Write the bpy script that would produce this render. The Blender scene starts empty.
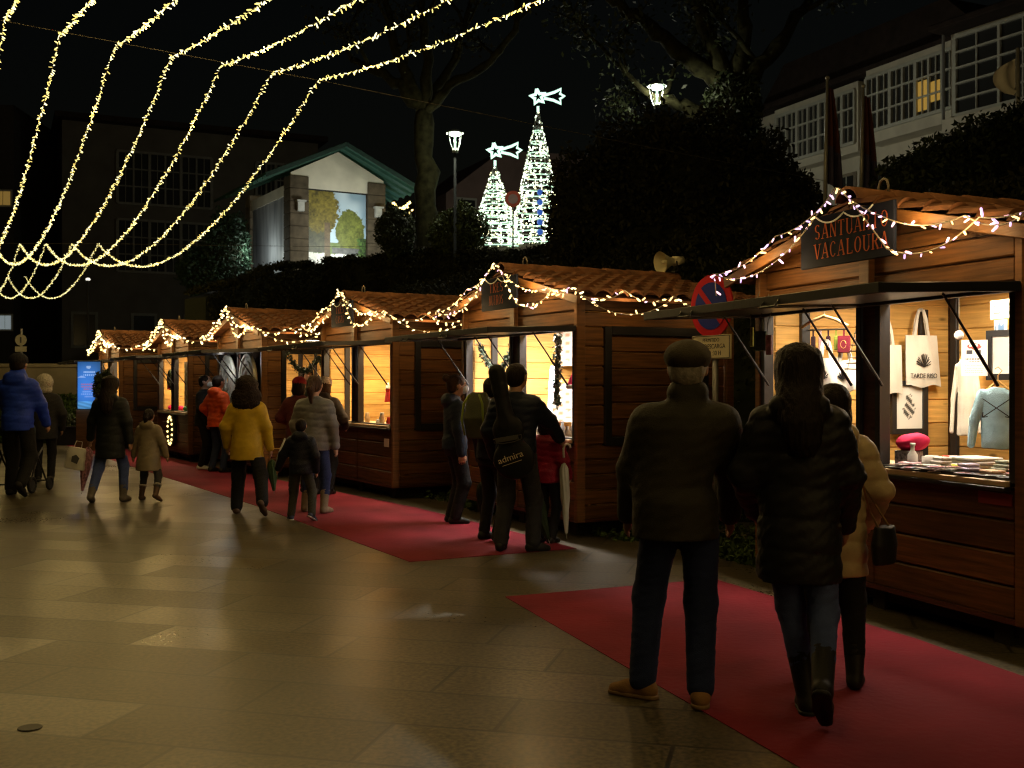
import bpy, math, random
import numpy as np
import openvdb as vdb
from mathutils import Vector, Matrix, Euler
random.seed(7); np.random.seed(7)
R = math.radians
SC = bpy.context.scene
COL = SC.collection
F, HC = 1100.0, 1.53                       # focal length in pixels, eye height

def at(px, py, D):                         # a point of the place, D metres ahead of the eye
    return Vector(((px-512)/F*D, D, HC+(384-py)/F*D))
def gnd(px, py):
    D = HC*F/(py-384.0)
    return Vector(((px-512)/F*D, D, 0))

# ------------------------------------------------------------------ materials
MATS = {}
def mat(name, col, rough=.6, spec=.3, var=.15, vs=6.0, bump=0, bs=80, metal=0, emit=0, ecol=None, stretch=(1,1,1), sheen=0, coat=0, island=0, alpha=1, trans=0, knots=0):
    if name in MATS: return MATS[name]
    m = bpy.data.materials.new(name); m.use_nodes = True
    nt = m.node_tree; N = nt.nodes; L = nt.links
    b = N['Principled BSDF']
    b.inputs['Roughness'].default_value = rough
    b.inputs['Specular IOR Level'].default_value = spec
    b.inputs['Metallic'].default_value = metal
    b.inputs['Sheen Weight'].default_value = sheen
    b.inputs['Coat Weight'].default_value = coat
    b.inputs['Alpha'].default_value = alpha
    b.inputs['Transmission Weight'].default_value = trans
    c = (*col, 1)
    if emit:
        b.inputs['Emission Color'].default_value = (*(ecol or col), 1)
        b.inputs['Emission Strength'].default_value = emit
    tc = N.new('ShaderNodeTexCoord'); mp = N.new('ShaderNodeMapping')
    mp.inputs['Scale'].default_value = stretch
    L.new(tc.outputs['Object'], mp.inputs['Vector'])
    if var:
        n = N.new('ShaderNodeTexNoise'); n.inputs['Scale'].default_value = vs; n.inputs['Detail'].default_value = 6
        L.new(mp.outputs[0], n.inputs['Vector'])
        rp = N.new('ShaderNodeMapRange'); rp.inputs[1].default_value = .3; rp.inputs[2].default_value = .7
        rp.inputs[3].default_value = 1-var; rp.inputs[4].default_value = 1+var
        L.new(n.outputs['Fac'], rp.inputs[0])
        out = rp.outputs[0]
        if island:
            g = N.new('ShaderNodeNewGeometry'); r2 = N.new('ShaderNodeMapRange')
            r2.inputs[3].default_value = 1-island; r2.inputs[4].default_value = 1+island
            L.new(g.outputs['Random Per Island'], r2.inputs[0])
            mu = N.new('ShaderNodeMath'); mu.operation = 'MULTIPLY'
            L.new(out, mu.inputs[0]); L.new(r2.outputs[0], mu.inputs[1]); out = mu.outputs[0]
        if knots:
            vo = N.new('ShaderNodeTexVoronoi'); m3 = N.new('ShaderNodeMapping'); m3.inputs['Scale'].default_value = (2.3,2.3,6.5); vo.inputs['Scale'].default_value = 1.0
            L.new(tc.outputs['Object'], m3.inputs['Vector']); L.new(m3.outputs[0], vo.inputs['Vector'])
            r4 = N.new('ShaderNodeMapRange'); r4.inputs[1].default_value = .05; r4.inputs[2].default_value = .13; r4.inputs[3].default_value = knots; r4.inputs[4].default_value = 1
            L.new(vo.outputs['Distance'], r4.inputs[0])
            n5 = N.new('ShaderNodeTexNoise'); n5.inputs['Scale'].default_value = 1.7; n5.inputs['Detail'].default_value = 5; L.new(tc.outputs['Object'], n5.inputs['Vector'])
            r5 = N.new('ShaderNodeMapRange'); r5.inputs[1].default_value = .3; r5.inputs[2].default_value = .7; r5.inputs[3].default_value = .72; r5.inputs[4].default_value = 1.2; L.new(n5.outputs['Fac'], r5.inputs[0])
            for q in (r4, r5):
                mu = N.new('ShaderNodeMath'); mu.operation = 'MULTIPLY'; L.new(out, mu.inputs[0]); L.new(q.outputs[0], mu.inputs[1]); out = mu.outputs[0]
        mx = N.new('ShaderNodeVectorMath'); mx.operation = 'SCALE'
        mx.inputs[0].default_value = col
        L.new(out, mx.inputs['Scale']); L.new(mx.outputs[0], b.inputs['Base Color'])
    else:
        b.inputs['Base Color'].default_value = c
    if bump:
        n2 = N.new('ShaderNodeTexNoise'); n2.inputs['Scale'].default_value = bs; n2.inputs['Detail'].default_value = 4
        L.new(mp.outputs[0], n2.inputs['Vector'])
        bp = N.new('ShaderNodeBump'); bp.inputs['Strength'].default_value = bump; bp.inputs['Distance'].default_value = .01
        L.new(n2.outputs['Fac'], bp.inputs['Height']); L.new(bp.outputs[0], b.inputs['Normal'])
    MATS[name] = m
    return m
def glow(name, col, strength):
    if name in MATS: return MATS[name]
    m = bpy.data.materials.new(name); m.use_nodes = True
    b = m.node_tree.nodes['Principled BSDF']
    b.inputs['Base Color'].default_value = (*[min(1, c*.8) for c in col], 1)
    b.inputs['Emission Color'].default_value = (*col, 1); b.inputs['Emission Strength'].default_value = strength
    MATS[name] = m
    return m
def vcmat(name, rough=.6, emit=0):
    if name in MATS: return MATS[name]
    m = bpy.data.materials.new(name); m.use_nodes = True
    nt = m.node_tree; b = nt.nodes['Principled BSDF']; b.inputs['Roughness'].default_value = rough
    a = nt.nodes.new('ShaderNodeVertexColor'); a.layer_name = 'print'
    nt.links.new(a.outputs[0], b.inputs['Base Color'])
    if emit:
        nt.links.new(a.outputs[0], b.inputs['Emission Color']); b.inputs['Emission Strength'].default_value = emit
    MATS[name] = m
    return m
def wood(name, col, rough=.42, island=.22, var=.35, coat=.0):
    return mat(name, col, rough=rough, spec=.25, var=var, vs=1.0, stretch=(2.2,2.2,38), bump=.25, bs=1.6, island=island, coat=coat, knots=.35)

# ------------------------------------------------------------------ mesh builder
class MB:
    def __init__(s): s.v, s.f, s.m = [], [], []
    def add(s, vs, fs, mi=0):
        o = len(s.v); s.v += [tuple(v) for v in vs]; s.f += [tuple(i+o for i in f) for f in fs]; s.m += [mi]*len(fs)
        return s
    def box(s, c, d, M=None, mi=0, bev=0):
        x, y, z = d[0]/2, d[1]/2, d[2]/2
        if bev and min(x, y, z) > bev*1.5:
            vs = []; idx = {}
            for sx in (-1,1):
                for sy in (-1,1):
                    for sz in (-1,1):
                        for a in range(3):
                            p = [sx*(x-bev), sy*(y-bev), sz*(z-bev)]; p[a] = (sx,sy,sz)[a]*(x,y,z)[a]
                            idx[(sx,sy,sz,a)] = len(vs); vs.append(Vector(p))
            fs = []
            for a in range(3):
                b, c2 = (a+1)%3, (a+2)%3
                for sa in (-1,1):
                    q = []
                    for sb, sc in ((-1,-1),(1,-1),(1,1),(-1,1)):
                        k = [0,0,0]; k[a], k[b], k[c2] = sa, sb, sc; q.append(idx[(*k,a)])
                    fs.append(q if sa > 0 else q[::-1])
                for sb in (-1,1):
                    for sc in (-1,1):
                        k0 = [0,0,0]; k1 = [0,0,0]
                        k0[a], k0[b], k0[c2] = -1, sb, sc; k1[a], k1[b], k1[c2] = 1, sb, sc
                        q = [idx[(*k0,b)], idx[(*k1,b)], idx[(*k1,c2)], idx[(*k0,c2)]]
                        fs.append(q if sb*sc < 0 else q[::-1])
            for sx in (-1,1):
                for sy in (-1,1):
                    for sz in (-1,1):
                        q = [idx[(sx,sy,sz,a)] for a in range(3)]
                        fs.append(q if sx*sy*sz > 0 else q[::-1])
        else:
            vs = [Vector((sx*x, sy*y, sz*z)) for sx in (-1,1) for sy in (-1,1) for sz in (-1,1)]
            fs = [(0,1,3,2),(4,6,7,5),(0,4,5,1),(2,3,7,6),(0,2,6,4),(1,5,7,3)]
        C = Vector(c)
        vs = [(M @ v if M is not None else v) + C for v in vs]
        return s.add(vs, fs, mi)
    def bar(s, a, b, w, h=None, mi=0, bev=0):          # a square bar between two points
        a, b = Vector(a), Vector(b); d = b-a
        q = d.to_track_quat('X', 'Z').to_matrix()
        return s.box((a+b)/2, (d.length, w, h or w), q, mi, bev)
    def cyl(s, a, b, r0, r1=None, n=10, mi=0, caps=True):
        return s.tube([a, b], [r0, r0 if r1 is None else r1], n, mi, caps)
    def tube(s, pts, r, n=6, mi=0, caps=True):
        pts = [Vector(p) for p in pts]
        if not hasattr(r, '__len__'): r = [r]*len(pts)
        vs, fs = [], []
        up = None
        for i, p in enumerate(pts):
            t = (pts[min(i+1, len(pts)-1)] - pts[max(i-1, 0)])
            if t.length < 1e-9: t = Vector((0,0,1))
            t.normalize()
            if up is None:
                up = Vector((0,0,1)) if abs(t.z) < .9 else Vector((1,0,0))
            x = t.cross(up)
            if x.length < 1e-6: x = t.orthogonal()
            x.normalize(); y = x.cross(t).normalized(); up = y
            for k in range(n):
                a = 2*math.pi*k/n
                vs.append(p + (x*math.cos(a) + y*math.sin(a))*r[i])
        for i in range(len(pts)-1):
            for k in range(n):
                k2 = (k+1) % n
                fs.append((i*n+k, i*n+k2, (i+1)*n+k2, (i+1)*n+k))
        if caps:
            fs.append(tuple(range(n))[::-1]); fs.append(tuple((len(pts)-1)*n+k for k in range(n)))
        return s.add(vs, fs, mi)
    def lathe(s, prof, n=16, c=(0,0,0), mi=0):
        vs = []; fs = []; c = Vector(c)
        for r, z in prof:
            for k in range(n):
                a = 2*math.pi*k/n; vs.append(c + Vector((r*math.cos(a), r*math.sin(a), z)))
        for i in range(len(prof)-1):
            for k in range(n):
                k2 = (k+1) % n; fs.append((i*n+k, i*n+k2, (i+1)*n+k2, (i+1)*n+k))
        fs.append(tuple(range(n))[::-1]); fs.append(tuple((len(prof)-1)*n+k for k in range(n)))
        return s.add(vs, fs, mi)
    def prism(s, poly, t, M=None, mi=0):               # polygon in local XZ, thickness t along Y
        n = len(poly)
        vs = [Vector((x, -t/2, z)) for x, z in poly] + [Vector((x, t/2, z)) for x, z in poly]
        if M is not None: vs = [M @ v for v in vs]
        fs = [tuple(range(n)), tuple(range(2*n-1, n-1, -1))] + [((i+1) % n, i, n+i, n+(i+1) % n) for i in range(n)]
        return s.add(vs, fs, mi)
    def sphere(s, c, r, n=10, mi=0):
        if not hasattr(r, '__len__'): r = (r, r, r)
        vs, fs = [], []; C = Vector(c); m = max(4, n//2+1)
        for i in range(m+1):
            th = math.pi*i/m
            for k in range(n):
                a = 2*math.pi*k/n
                vs.append(C + Vector((r[0]*math.sin(th)*math.cos(a), r[1]*math.sin(th)*math.sin(a), -r[2]*math.cos(th))))
        for i in range(m):
            for k in range(n):
                k2 = (k+1) % n; fs.append((i*n+k, i*n+k2, (i+1)*n+k2, (i+1)*n+k))
        return s.add(vs, fs, mi)
    def mesh(s, name, mats, smooth=False):
        me = bpy.data.meshes.new(name)
        me.from_pydata(s.v, [], s.f)
        if not isinstance(mats, (list, tuple)): mats = [mats]
        for m in mats: me.materials.append(m)
        if len(mats) > 1: me.polygons.foreach_set('material_index', s.m)
        if smooth: me.polygons.foreach_set('use_smooth', [True]*len(s.f))
        me.update()
        return me
    def build(s, name, mats, parent=None, smooth=False, M=None):
        return link(bpy.data.objects.new(name, s.mesh(name, mats, smooth)), parent, M)

def link(o, parent=None, M=None):
    COL.objects.link(o)
    if parent is not None: o.parent = parent
    if M is not None: o.matrix_world = M if parent is None else M
    return o
def tag(o, label=None, cat=None, group=None, kind=None):
    if label: o['label'] = label
    if cat: o['category'] = cat
    if group: o['group'] = group
    if kind: o['kind'] = kind
    return o
def thing(name, label, cat, M=None, group=None):
    o = bpy.data.objects.new(name, None); COL.objects.link(o); o.empty_display_size = .1
    if M is not None: o.matrix_world = M
    return tag(o, label, cat, group)
def place(x, y, z=0, rz=0): return Matrix.Translation((x, y, z)) @ Matrix.Rotation(rz, 4, 'Z')
def copy_tree(o, parent=None):
    c = o.copy(); COL.objects.link(c)
    if parent is not None: c.parent = parent
    for ch in list(o.children): copy_tree(ch, c)
    return c

def text(name, body, size, m, parent, M, ext=.002, sx=1.0, align='CENTER', space=1.0, shear=0):
    cu = bpy.data.curves.new(name, 'FONT'); cu.body = body; cu.size = size; cu.align_x = align; cu.align_y = 'CENTER'
    cu.extrude = ext; cu.space_line = space; cu.shear = shear; cu.materials.append(m)
    tmp = bpy.data.objects.new(name, cu); COL.objects.link(tmp); bpy.context.view_layer.update()
    me = bpy.data.meshes.new_from_object(tmp.evaluated_get(bpy.context.evaluated_depsgraph_get())); bpy.data.objects.remove(tmp); bpy.data.curves.remove(cu)
    me.name = name; me.materials.clear(); me.materials.append(m)
    o = bpy.data.objects.new(name, me); COL.objects.link(o)
    if parent is not None: o.parent = parent
    o.matrix_local = M @ Matrix.Diagonal((sx, 1, 1, 1))
    return o
def vnoise(u, v, s=0):
    # smooth 2-D value noise, 0..1
    def hsh(i, j): x = math.sin(i*127.1+j*311.7+s*74.7)*43758.5453; return x-math.floor(x)
    i, j = math.floor(u), math.floor(v); f, g = u-i, v-j; f = f*f*(3-2*f); g = g*g*(3-2*g)
    return (hsh(i,j)*(1-f)+hsh(i+1,j)*f)*(1-g)+(hsh(i,j+1)*(1-f)+hsh(i+1,j+1)*f)*g
UP = Matrix.Rotation(R(90), 4, 'X')          # text plane -> standing, read from -Y

def picture(name, w, h, nx, nz, fn, m, parent, M, t=.006):
    # a printed board: grid in local XZ with colours from fn(u, v), read from -Y, with thickness t
    mb = MB(); cols = []
    for j in range(nz+1):
        for i in range(nx+1):
            mb.v.append((w*(i/nx-.5), -t, h*j/nz)); cols.append(fn(i/nx, j/nz))
    for j in range(nz):
        for i in range(nx):
            a = j*(nx+1)+i; mb.f.append((a, a+1, a+nx+2, a+nx+1)); mb.m.append(0)
    n0 = len(mb.v); mb.box((0, t/2, h/2), (w, t*2.0-.001, h))
    cols += [(.4,.4,.4)]*(len(mb.v)-n0)
    me = mb.mesh(name, m)
    at_ = me.color_attributes.new('print', 'FLOAT_COLOR', 'POINT')
    at_.data.foreach_set('color', np.array([(*c, 1) for c in cols], dtype=np.float32).ravel())
    o = bpy.data.objects.new(name, me); COL.objects.link(o)
    if parent is not None: o.parent = parent; o.matrix_local = M
    else: o.matrix_world = M
    return o

# ------------------------------------------------------------------ implicit surfaces (cloth, bodies, soft things)
_RD = np.random.RandomState(3)
_WV = [(_RD.normal(size=3), _RD.uniform(0, 6.28)) for _ in range(14)]
def wav(X, Y, Z, f, k0=0, n=5, st=(1,1,1)):
    o = 0
    for i in range(n):
        d, p = _WV[(i+k0) % 14]; d = d/np.linalg.norm(d)
        o = o + np.sin(f*(1+.31*i)*(d[0]*X*st[0]+d[1]*Y*st[1]+d[2]*Z*st[2])+p+k0)
    return o/n
class SDF:
    def __init__(s, h): s.h, s.p, s.post = h, [], []
    def cap(s, a, b, r1, r2=None, k=.02, sub=0): s.p.append(('c', np.array(a, float), np.array(b, float), r1, r1 if r2 is None else r2, k, sub)); return s
    def ell(s, c, r, k=.02, rot=None, sub=0): s.p.append(('e', np.array(c, float), np.array(r, float), np.array(rot) if rot is not None else None, 0, k, sub)); return s
    def loft(s, sec, k=.02): s.p.append(('l', sec, 0, 0, 0, k, 0)); return s
    def bounds(s, q):
        if q[0] == 'c':
            r = max(q[3], q[4]); return np.minimum(q[1], q[2])-r, np.maximum(q[1], q[2])+r
        if q[0] == 'e':
            r = q[2] if q[3] is None else np.full(3, q[2].max()); return q[1]-r, q[1]+r
        sec = q[1]; a = np.array([[c[1]-c[3], c[2]-c[4], c[0]] for c in sec]); b = np.array([[c[1]+c[3], c[2]+c[4], c[0]] for c in sec])
        return a.min(0), b.max(0)
    def arr(s):
        h = s.h; bs = [s.bounds(q) for q in s.p if not q[6]]
        lo = np.min([b[0] for b in bs], 0)-.05; hi = np.max([b[1] for b in bs], 0)+.05
        n = np.ceil((hi-lo)/h).astype(int)+1
        A = np.full(n, .5, np.float32)
        ax = [lo[i]+np.arange(n[i])*h for i in range(3)]
        for q in s.p:
            b0, b1 = s.bounds(q); k = q[5]; pad = k+3*h+.03
            i0 = np.maximum(0, np.floor((b0-pad-lo)/h).astype(int)); i1 = np.minimum(n, np.ceil((b1+pad-lo)/h).astype(int)+1)
            if (i1 <= i0).any(): continue
            X = ax[0][i0[0]:i1[0], None, None]; Y = ax[1][None, i0[1]:i1[1], None]; Z = ax[2][None, None, i0[2]:i1[2]]
            if q[0] == 'c':
                a, bb = q[1], q[2]; d = bb-a; L2 = max(1e-9, (d*d).sum())
                t = np.clip(((X-a[0])*d[0]+(Y-a[1])*d[1]+(Z-a[2])*d[2])/L2, 0, 1)
                D = np.sqrt((X-a[0]-t*d[0])**2+(Y-a[1]-t*d[1])**2+(Z-a[2]-t*d[2])**2)-(q[3]+(q[4]-q[3])*t)
            elif q[0] == 'e':
                x, y, z = X-q[1][0], Y-q[1][1], Z-q[1][2]
                if q[3] is not None:
                    m = q[3].T; x, y, z = m[0,0]*x+m[0,1]*y+m[0,2]*z, m[1,0]*x+m[1,1]*y+m[1,2]*z, m[2,0]*x+m[2,1]*y+m[2,2]*z
                r = q[2]
                k0 = np.sqrt((x/r[0])**2+(y/r[1])**2+(z/r[2])**2); k1 = np.sqrt((x/r[0]**2)**2+(y/r[1]**2)**2+(z/r[2]**2)**2)+1e-9
                D = k0*(k0-1)/k1
            else:
                sec = sorted(q[1]); zs = [c[0] for c in sec]; zz = Z[0,0,:]
                f = [np.interp(zz, zs, [c[j] for c in sec])[None, None, :] for j in (1,2,3,4)]
                qq = np.sqrt(((X-f[0])/f[2])**2+((Y-f[1])/f[3])**2)
                D = (qq-1)*np.minimum(f[2], f[3])
                zc = np.maximum(zs[0]-Z, Z-zs[-1])
                D = np.where(zc > 0, np.sqrt(np.maximum(D, 0)**2+zc**2), np.maximum(D, zc))
            S = A[i0[0]:i1[0], i0[1]:i1[1], i0[2]:i1[2]]
            if q[6]: S[...] = np.maximum(S, -D)
            else:
                hh = np.maximum(k-np.abs(S-D), 0)/max(k, 1e-6)
                S[...] = np.minimum(S, D)-hh*hh*k/4
        X, Y, Z = ax[0][:, None, None], ax[1][None, :, None], ax[2][None, None, :]
        for f in s.post: A = f(A, X, Y, Z)
        return A, lo
    def build(s, name, m, parent=None, M=None):
        A, lo = s.arr(); h = s.h
        A[0] = A[-1] = .5; A[:, 0] = A[:, -1] = .5; A[:, :, 0] = A[:, :, -1] = .5
        g = vdb.FloatGrid(3*h); g.copyFromArray(np.ascontiguousarray(np.clip(A, -3*h, 3*h).astype(np.float32)))
        p, q = g.convertToQuads(0.0)
        v = p*h+lo
        a, b, c = v[q[:,0]], v[q[:,1]], v[q[:,2]]; d = v[q[:,3]]
        vol = (np.cross(a, b)*c).sum()+(np.cross(a, c)*d).sum()
        if vol < 0: q = q[:, ::-1]
        me = bpy.data.meshes.new(name)
        me.vertices.add(len(v)); me.vertices.foreach_set('co', v.astype(np.float32).ravel())
        me.loops.add(len(q)*4); me.loops.foreach_set('vertex_index', q.astype(np.int32).ravel())
        me.polygons.add(len(q)); me.polygons.foreach_set('loop_start', np.arange(0, len(q)*4, 4, dtype=np.int32))
        me.polygons.foreach_set('use_smooth', np.ones(len(q), dtype=bool))
        me.materials.append(m); me.update(calc_edges=True); me.validate()
        o = bpy.data.objects.new(name, me); COL.objects.link(o)
        if parent is not None: o.parent = parent
        if M is not None:
            if parent is not None: o.matrix_local = M
            else: o.matrix_world = M
        return o
# ------------------------------------------------------------------ people
def fabric(name, col, rough=.8, bump=.5, bs=120, spec=.2, var=.2, sheen=.0): return mat(name, col, rough=rough, spec=spec, var=var, vs=9, bump=bump, bs=bs, sheen=sheen)
SKIN = mat('skin', (.42,.24,.16), rough=.5, spec=.4, var=.06)
def ik(a, c, l1, l2, bend):
    a, c = np.array(a, float), np.array(c, float); d = c-a; L = np.linalg.norm(d)
    if L > (l1+l2)*.998: c = a+d/L*(l1+l2)*.998; d = c-a; L = np.linalg.norm(d)
    x = (l1*l1-l2*l2+L*L)/(2*L); hgt = math.sqrt(max(0, l1*l1-x*x)); u = d/L
    b = np.array(bend, float); b = b-u*b.dot(u); b /= np.linalg.norm(b)+1e-9
    return a+u*x+b*hgt, c
def rotx(a): c, s = math.cos(a), math.sin(a); return np.array([[1,0,0],[0,c,-s],[0,s,c]])
def rotz(a): c, s = math.cos(a), math.sin(a); return np.array([[c,-s,0],[s,c,0],[0,0,1]])
class P: pass
def person(label, x, y, H, face, top, pants, shoes, hair, hem=.5, flare=.0, quilt=None, fat=1.0, hood=None, collar=None,
           L=(0,0,0,0,0), Rr=(0,0,0,0,0), aL=(-.15,.02,.47), aR=(.15,.02,.47), bL=None, bR=None, hyaw=0, hpitch=0, hairstyle='short', hairmat=None,
           boot=.06, wide=1.0, hat=None, hatmat=None, mask=None, h=.011, lean=0, hipd=0, shoulders=1.0, cuff=1.0, wrinkle=.004, face_eyes=False, sole=None, z0=0, sleeve=1.0, lights=None):
    root = thing('person', label, 'person', place(x, y, z0, -R(face)))
    S = H
    def V(a): return np.array(a, float)*S
    ln = lean
    hip = {-1: V((-.052+hipd, 0, .515)), 1: V((.052+hipd, 0, .515))}
    sh = {-1: V((-.108*shoulders+ln*.3, .0, .805)), 1: V((.108*shoulders+ln*.3, .0, .805))}
    leg, arm, footR = {}, {}, {}
    for sd, q in ((-1, L), (1, Rr)):
        ank = V((sd*.055+q[0], q[1]-.02, .043+q[2]))
        kn, ank = ik(hip[sd], ank, .245*S, .24*S, (sd*.15, 1, 0))
        leg[sd] = (hip[sd], kn, ank); footR[sd] = rotz(-R(q[4])) @ rotx(-R(q[3]))
    for sd, w, bd in ((-1, aL, bL), (1, aR, bR)):
        el, wr = ik(sh[sd], V(w), .172*S, .155*S, bd or (sd*.6, -1, -.2))
        arm[sd] = (sh[sd], el, wr)
    hr = rotz(-R(hyaw)) @ rotx(-R(hpitch))
    nb = V((ln*.35, .0, .835)); hc = nb+hr @ V((0, .012, .095))
    def hd(p): return hc+hr @ V(p)
    # ---- body: one continuous surface
    b = SDF(min(h, .009))
    b.loft([(z*S, (cx+hipd*.5*(1 if z < .6 else 0))*S, cy*S, hx*S*fat, hy*S*fat) for z, cx, cy, hx, hy in
            ((.47,0,-.005,.075,.055),(.53,0,-.008,.088,.062),(.6,0,0,.076,.054),(.7,ln*.15,.004,.08,.054),(.765,ln*.25,0,.078,.045),(.81,ln*.3,-.004,.045,.032))], k=.03*S)
    for sd in (-1, 1):
        a, kn, an = leg[sd]
        b.cap(a, kn, .044*S, .032*S, .03*S).cap(kn, an, .031*S, .02*S, .015*S)
        b.cap(an, an+footR[sd] @ V((0,.06,-.026)), .018*S, .011*S, .008*S)
        a, el, wr = arm[sd]
        b.cap(a+np.array([-sd*.022*S, 0, -.036*S]), el, .026*S, .021*S, .02*S).cap(el, wr, .021*S, .015*S, .01*S)
        f = (wr-el)/np.linalg.norm(wr-el); side = np.array([0,1.0,0]) if abs(f[2]) > .5 else np.array([0,0,1.0])
        side = side-f*f.dot(side); side /= np.linalg.norm(side); nrm = np.cross(f, side)*sd
        pc = wr+f*.04*S
        b.cap(wr, pc-side*.012*S, .013*S, .013*S, .008*S).cap(wr, pc+side*.012*S, .013*S, .013*S, .008*S)
        for k, (o, l) in enumerate(((.019,.04),(.0065,.045),(-.006,.042),(-.018,.034))):
            p0 = pc+side*o*S; p1 = p0+(f*.9+nrm*.12)*l*.5*S; p2 = p1+(f*.75-nrm*.5)*l*.5*S
            b.cap(p0, p1, .0062*S, .0055*S, .003).cap(p1, p2, .0055*S, .0045*S, .002)
        t0 = wr+f*.014*S+side*.012*S; t1 = t0+(f*.6+side*.7)*.026*S; b.cap(t0, t1, .0075*S, .0062*S, .005).cap(t1, t1+f*.02*S, .0062*S, .005*S, .002)
    b.cap(nb-V((0,.012,.02)), hd((0,-.006,-.03)), .034*S, .031*S, .02*S)
    b.ell(hd((0,-.006,.01)), V((.05,.062,.06)), .01*S, hr).ell(hd((0,.016,-.022)), V((.04,.042,.046)), .02*S, hr)
    b.cap(hd((0,.056,.004)), hd((0,.07,-.017)), .006*S, .0095*S, .008*S)
    b.cap(hd((-.028,.052,.014)), hd((.028,.052,.014)), .006*S, None, .01*S)
    b.ell(hd((0,.058,-.036)), V((.018,.008,.0065)), .004*S, hr)
    for sd in (-1, 1):
        b.ell(hd((sd*.051,-.002,-.004)), V((.007,.015,.02)), .004*S, hr)
        b.ell(hd((sd*.021,.062,.003)), V((.011,.009,.007)), .003, hr, sub=1)
    b.build('body', SKIN, root)
    if face_eyes:
        for sd in (-1, 1):
            MB().sphere(hd((sd*.021,.05,.003)), .0085*S, 10).build('eye', mat('eye', (.5,.5,.5), rough=.2, var=0), root, True)
    # ---- trousers
    t = SDF(h)
    t.loft([(z*S, hipd*.5*S, cy*S, hx*S*fat, hy*S*fat) for z, cy, hx, hy in ((.46,-.006,.082,.066),(.52,-.01,.094,.072),(.6,-.002,.085,.062))], k=.03*S)
    for sd in (-1, 1):
        a, kn, an = leg[sd]; e = kn+(an-kn)*(.965 if boot < .08 else 1-(boot-.03)/.24)
        t.cap(a, kn, .056*S*(.9+.1*wide), .041*S*wide, .03*S).cap(kn, e, .041*S*wide, .0345*S*wide, .02*S)
    t.post.append(lambda A, X, Y, Z: A+.0035*wav(X, Y, Z, 45, 2, 6, (1,1,2.2))+.0015*wav(X, Y, Z, 120, 5, 4, (1,1,1.5)))
    t.post.append(lambda A, X, Y, Z: np.maximum(A, Z-(hem+.022)*S))
    t.build('trousers', pants, root)
    # ---- shoes
    for sd in (-1, 1):
        an = leg[sd][2]; fr = footR[sd]; s_ = SDF(min(h, .009))
        def fp(p): return an+fr @ V(p)
        s_.cap(fp((0,-.022,-.02)), fp((0,.045,-.022)), .024*S, .024*S, .01*S).cap(fp((0,.045,-.024)), fp((sd*.004,.085,-.029)), .024*S, .018*S, .012*S)
        s_.cap(fp((0,-.01,-.01)), an+(leg[sd][1]-an)/np.linalg.norm(leg[sd][1]-an)*boot*S, .027*S, (.029 if boot < .08 else .031*wide+.004)*S, .012*S)
        nz = fr @ np.array([0,0,1.0]); o0 = fp((0,0,-.043))
        s_.post.append(lambda A, X, Y, Z, nz=nz, o0=o0: np.maximum(A, -((X-o0[0])*nz[0]+(Y-o0[1])*nz[1]+(Z-o0[2])*nz[2])))
        so = s_.build('shoe', shoes, root)
        if sole is not None:
            q = SDF(min(h, .009)); q.cap(fp((0,-.024,-.036)), fp((0,.04,-.036)), .0255*S, .0255*S, .01).cap(fp((0,.04,-.036)), fp((sd*.004,.087,-.036)), .0255*S, .019*S, .01)
            q.post.append(lambda A, X, Y, Z, nz=nz, o0=o0: np.maximum(np.maximum(A, -((X-o0[0])*nz[0]+(Y-o0[1])*nz[1]+(Z-o0[2])*nz[2])), (X-o0[0])*nz[0]+(Y-o0[1])*nz[1]+(Z-o0[2])*nz[2]-.013*S))
            q.build('sole', sole, so)
    # ---- coat with sleeves
    c = SDF(h)
    pro = []
    for z, cx, cy, hx, hy in ((hem, hipd*.4, -.006, .102+flare, .086+flare), (min(hem+.1, .56), hipd*.4, -.008, .104+flare*.7, .084+flare*.7), (.6, 0, -.004, .1+flare*.25, .076+flare*.2), (.7, ln*.15, -.002, .106, .078), (.76, ln*.25, -.004, .112*shoulders, .074), (.795, ln*.28, -.006, .098*shoulders, .064), (.822, ln*.31, -.008, .066*shoulders, .05), (.85, ln*.35, -.01, .04, .038)):
        pro.append((z*S, cx*S, cy*S, hx*S*fat, hy*S*fat))
    c.loft(pro, k=.03*S)
    for sd in (-1, 1):
        a, el, wr = arm[sd]; e = el+(wr-el)*1.0
        c.cap(a+np.array([-sd*.016*S, 0, -.026*S]), el, .05*S*min(sleeve,1.08), .042*S*sleeve, .045*S).cap(el, e, .043*S*sleeve, .033*S*sleeve, .02*S)
    if hood == 'down': c.ell(V((ln*.35,-.058,.828)), V((.08,.042,.05)), .02*S).ell(V((ln*.35,-.03,.85)), V((.066,.05,.026)), .015*S)
    if hood == 'fur' or collar == 'high': c.cap(V((ln*.35-.02,-.01,.845)), V((ln*.35+.02,-.01,.845)), .046*S, None, .015*S).cap(V((ln*.35-.014,-.008,.87)), V((ln*.35+.014,-.008,.87)), .04*S, None, .01*S)
    if collar == 'flat': c.cap(V((ln*.35-.018,-.012,.858)), V((ln*.35+.018,-.012,.858)), .041*S, None, .012*S)
    if quilt:
        pz, amp = quilt
        c.post.append(lambda A, X, Y, Z: A-amp*np.abs(np.sin(math.pi*(Z+.012*np.sin(9*X)+.008*np.sin(13*Y+1))/pz))**.55+amp*.55)
    c.post.append(lambda A, X, Y, Z: A+wrinkle*wav(X, Y, Z, 30, 1, 6, (1,1,1.8))+wrinkle*.55*wav(X, Y, Z, 88, 4, 6, (1.5,1.5,1.1)))
    coat = c.build('coat', top, root)
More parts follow.
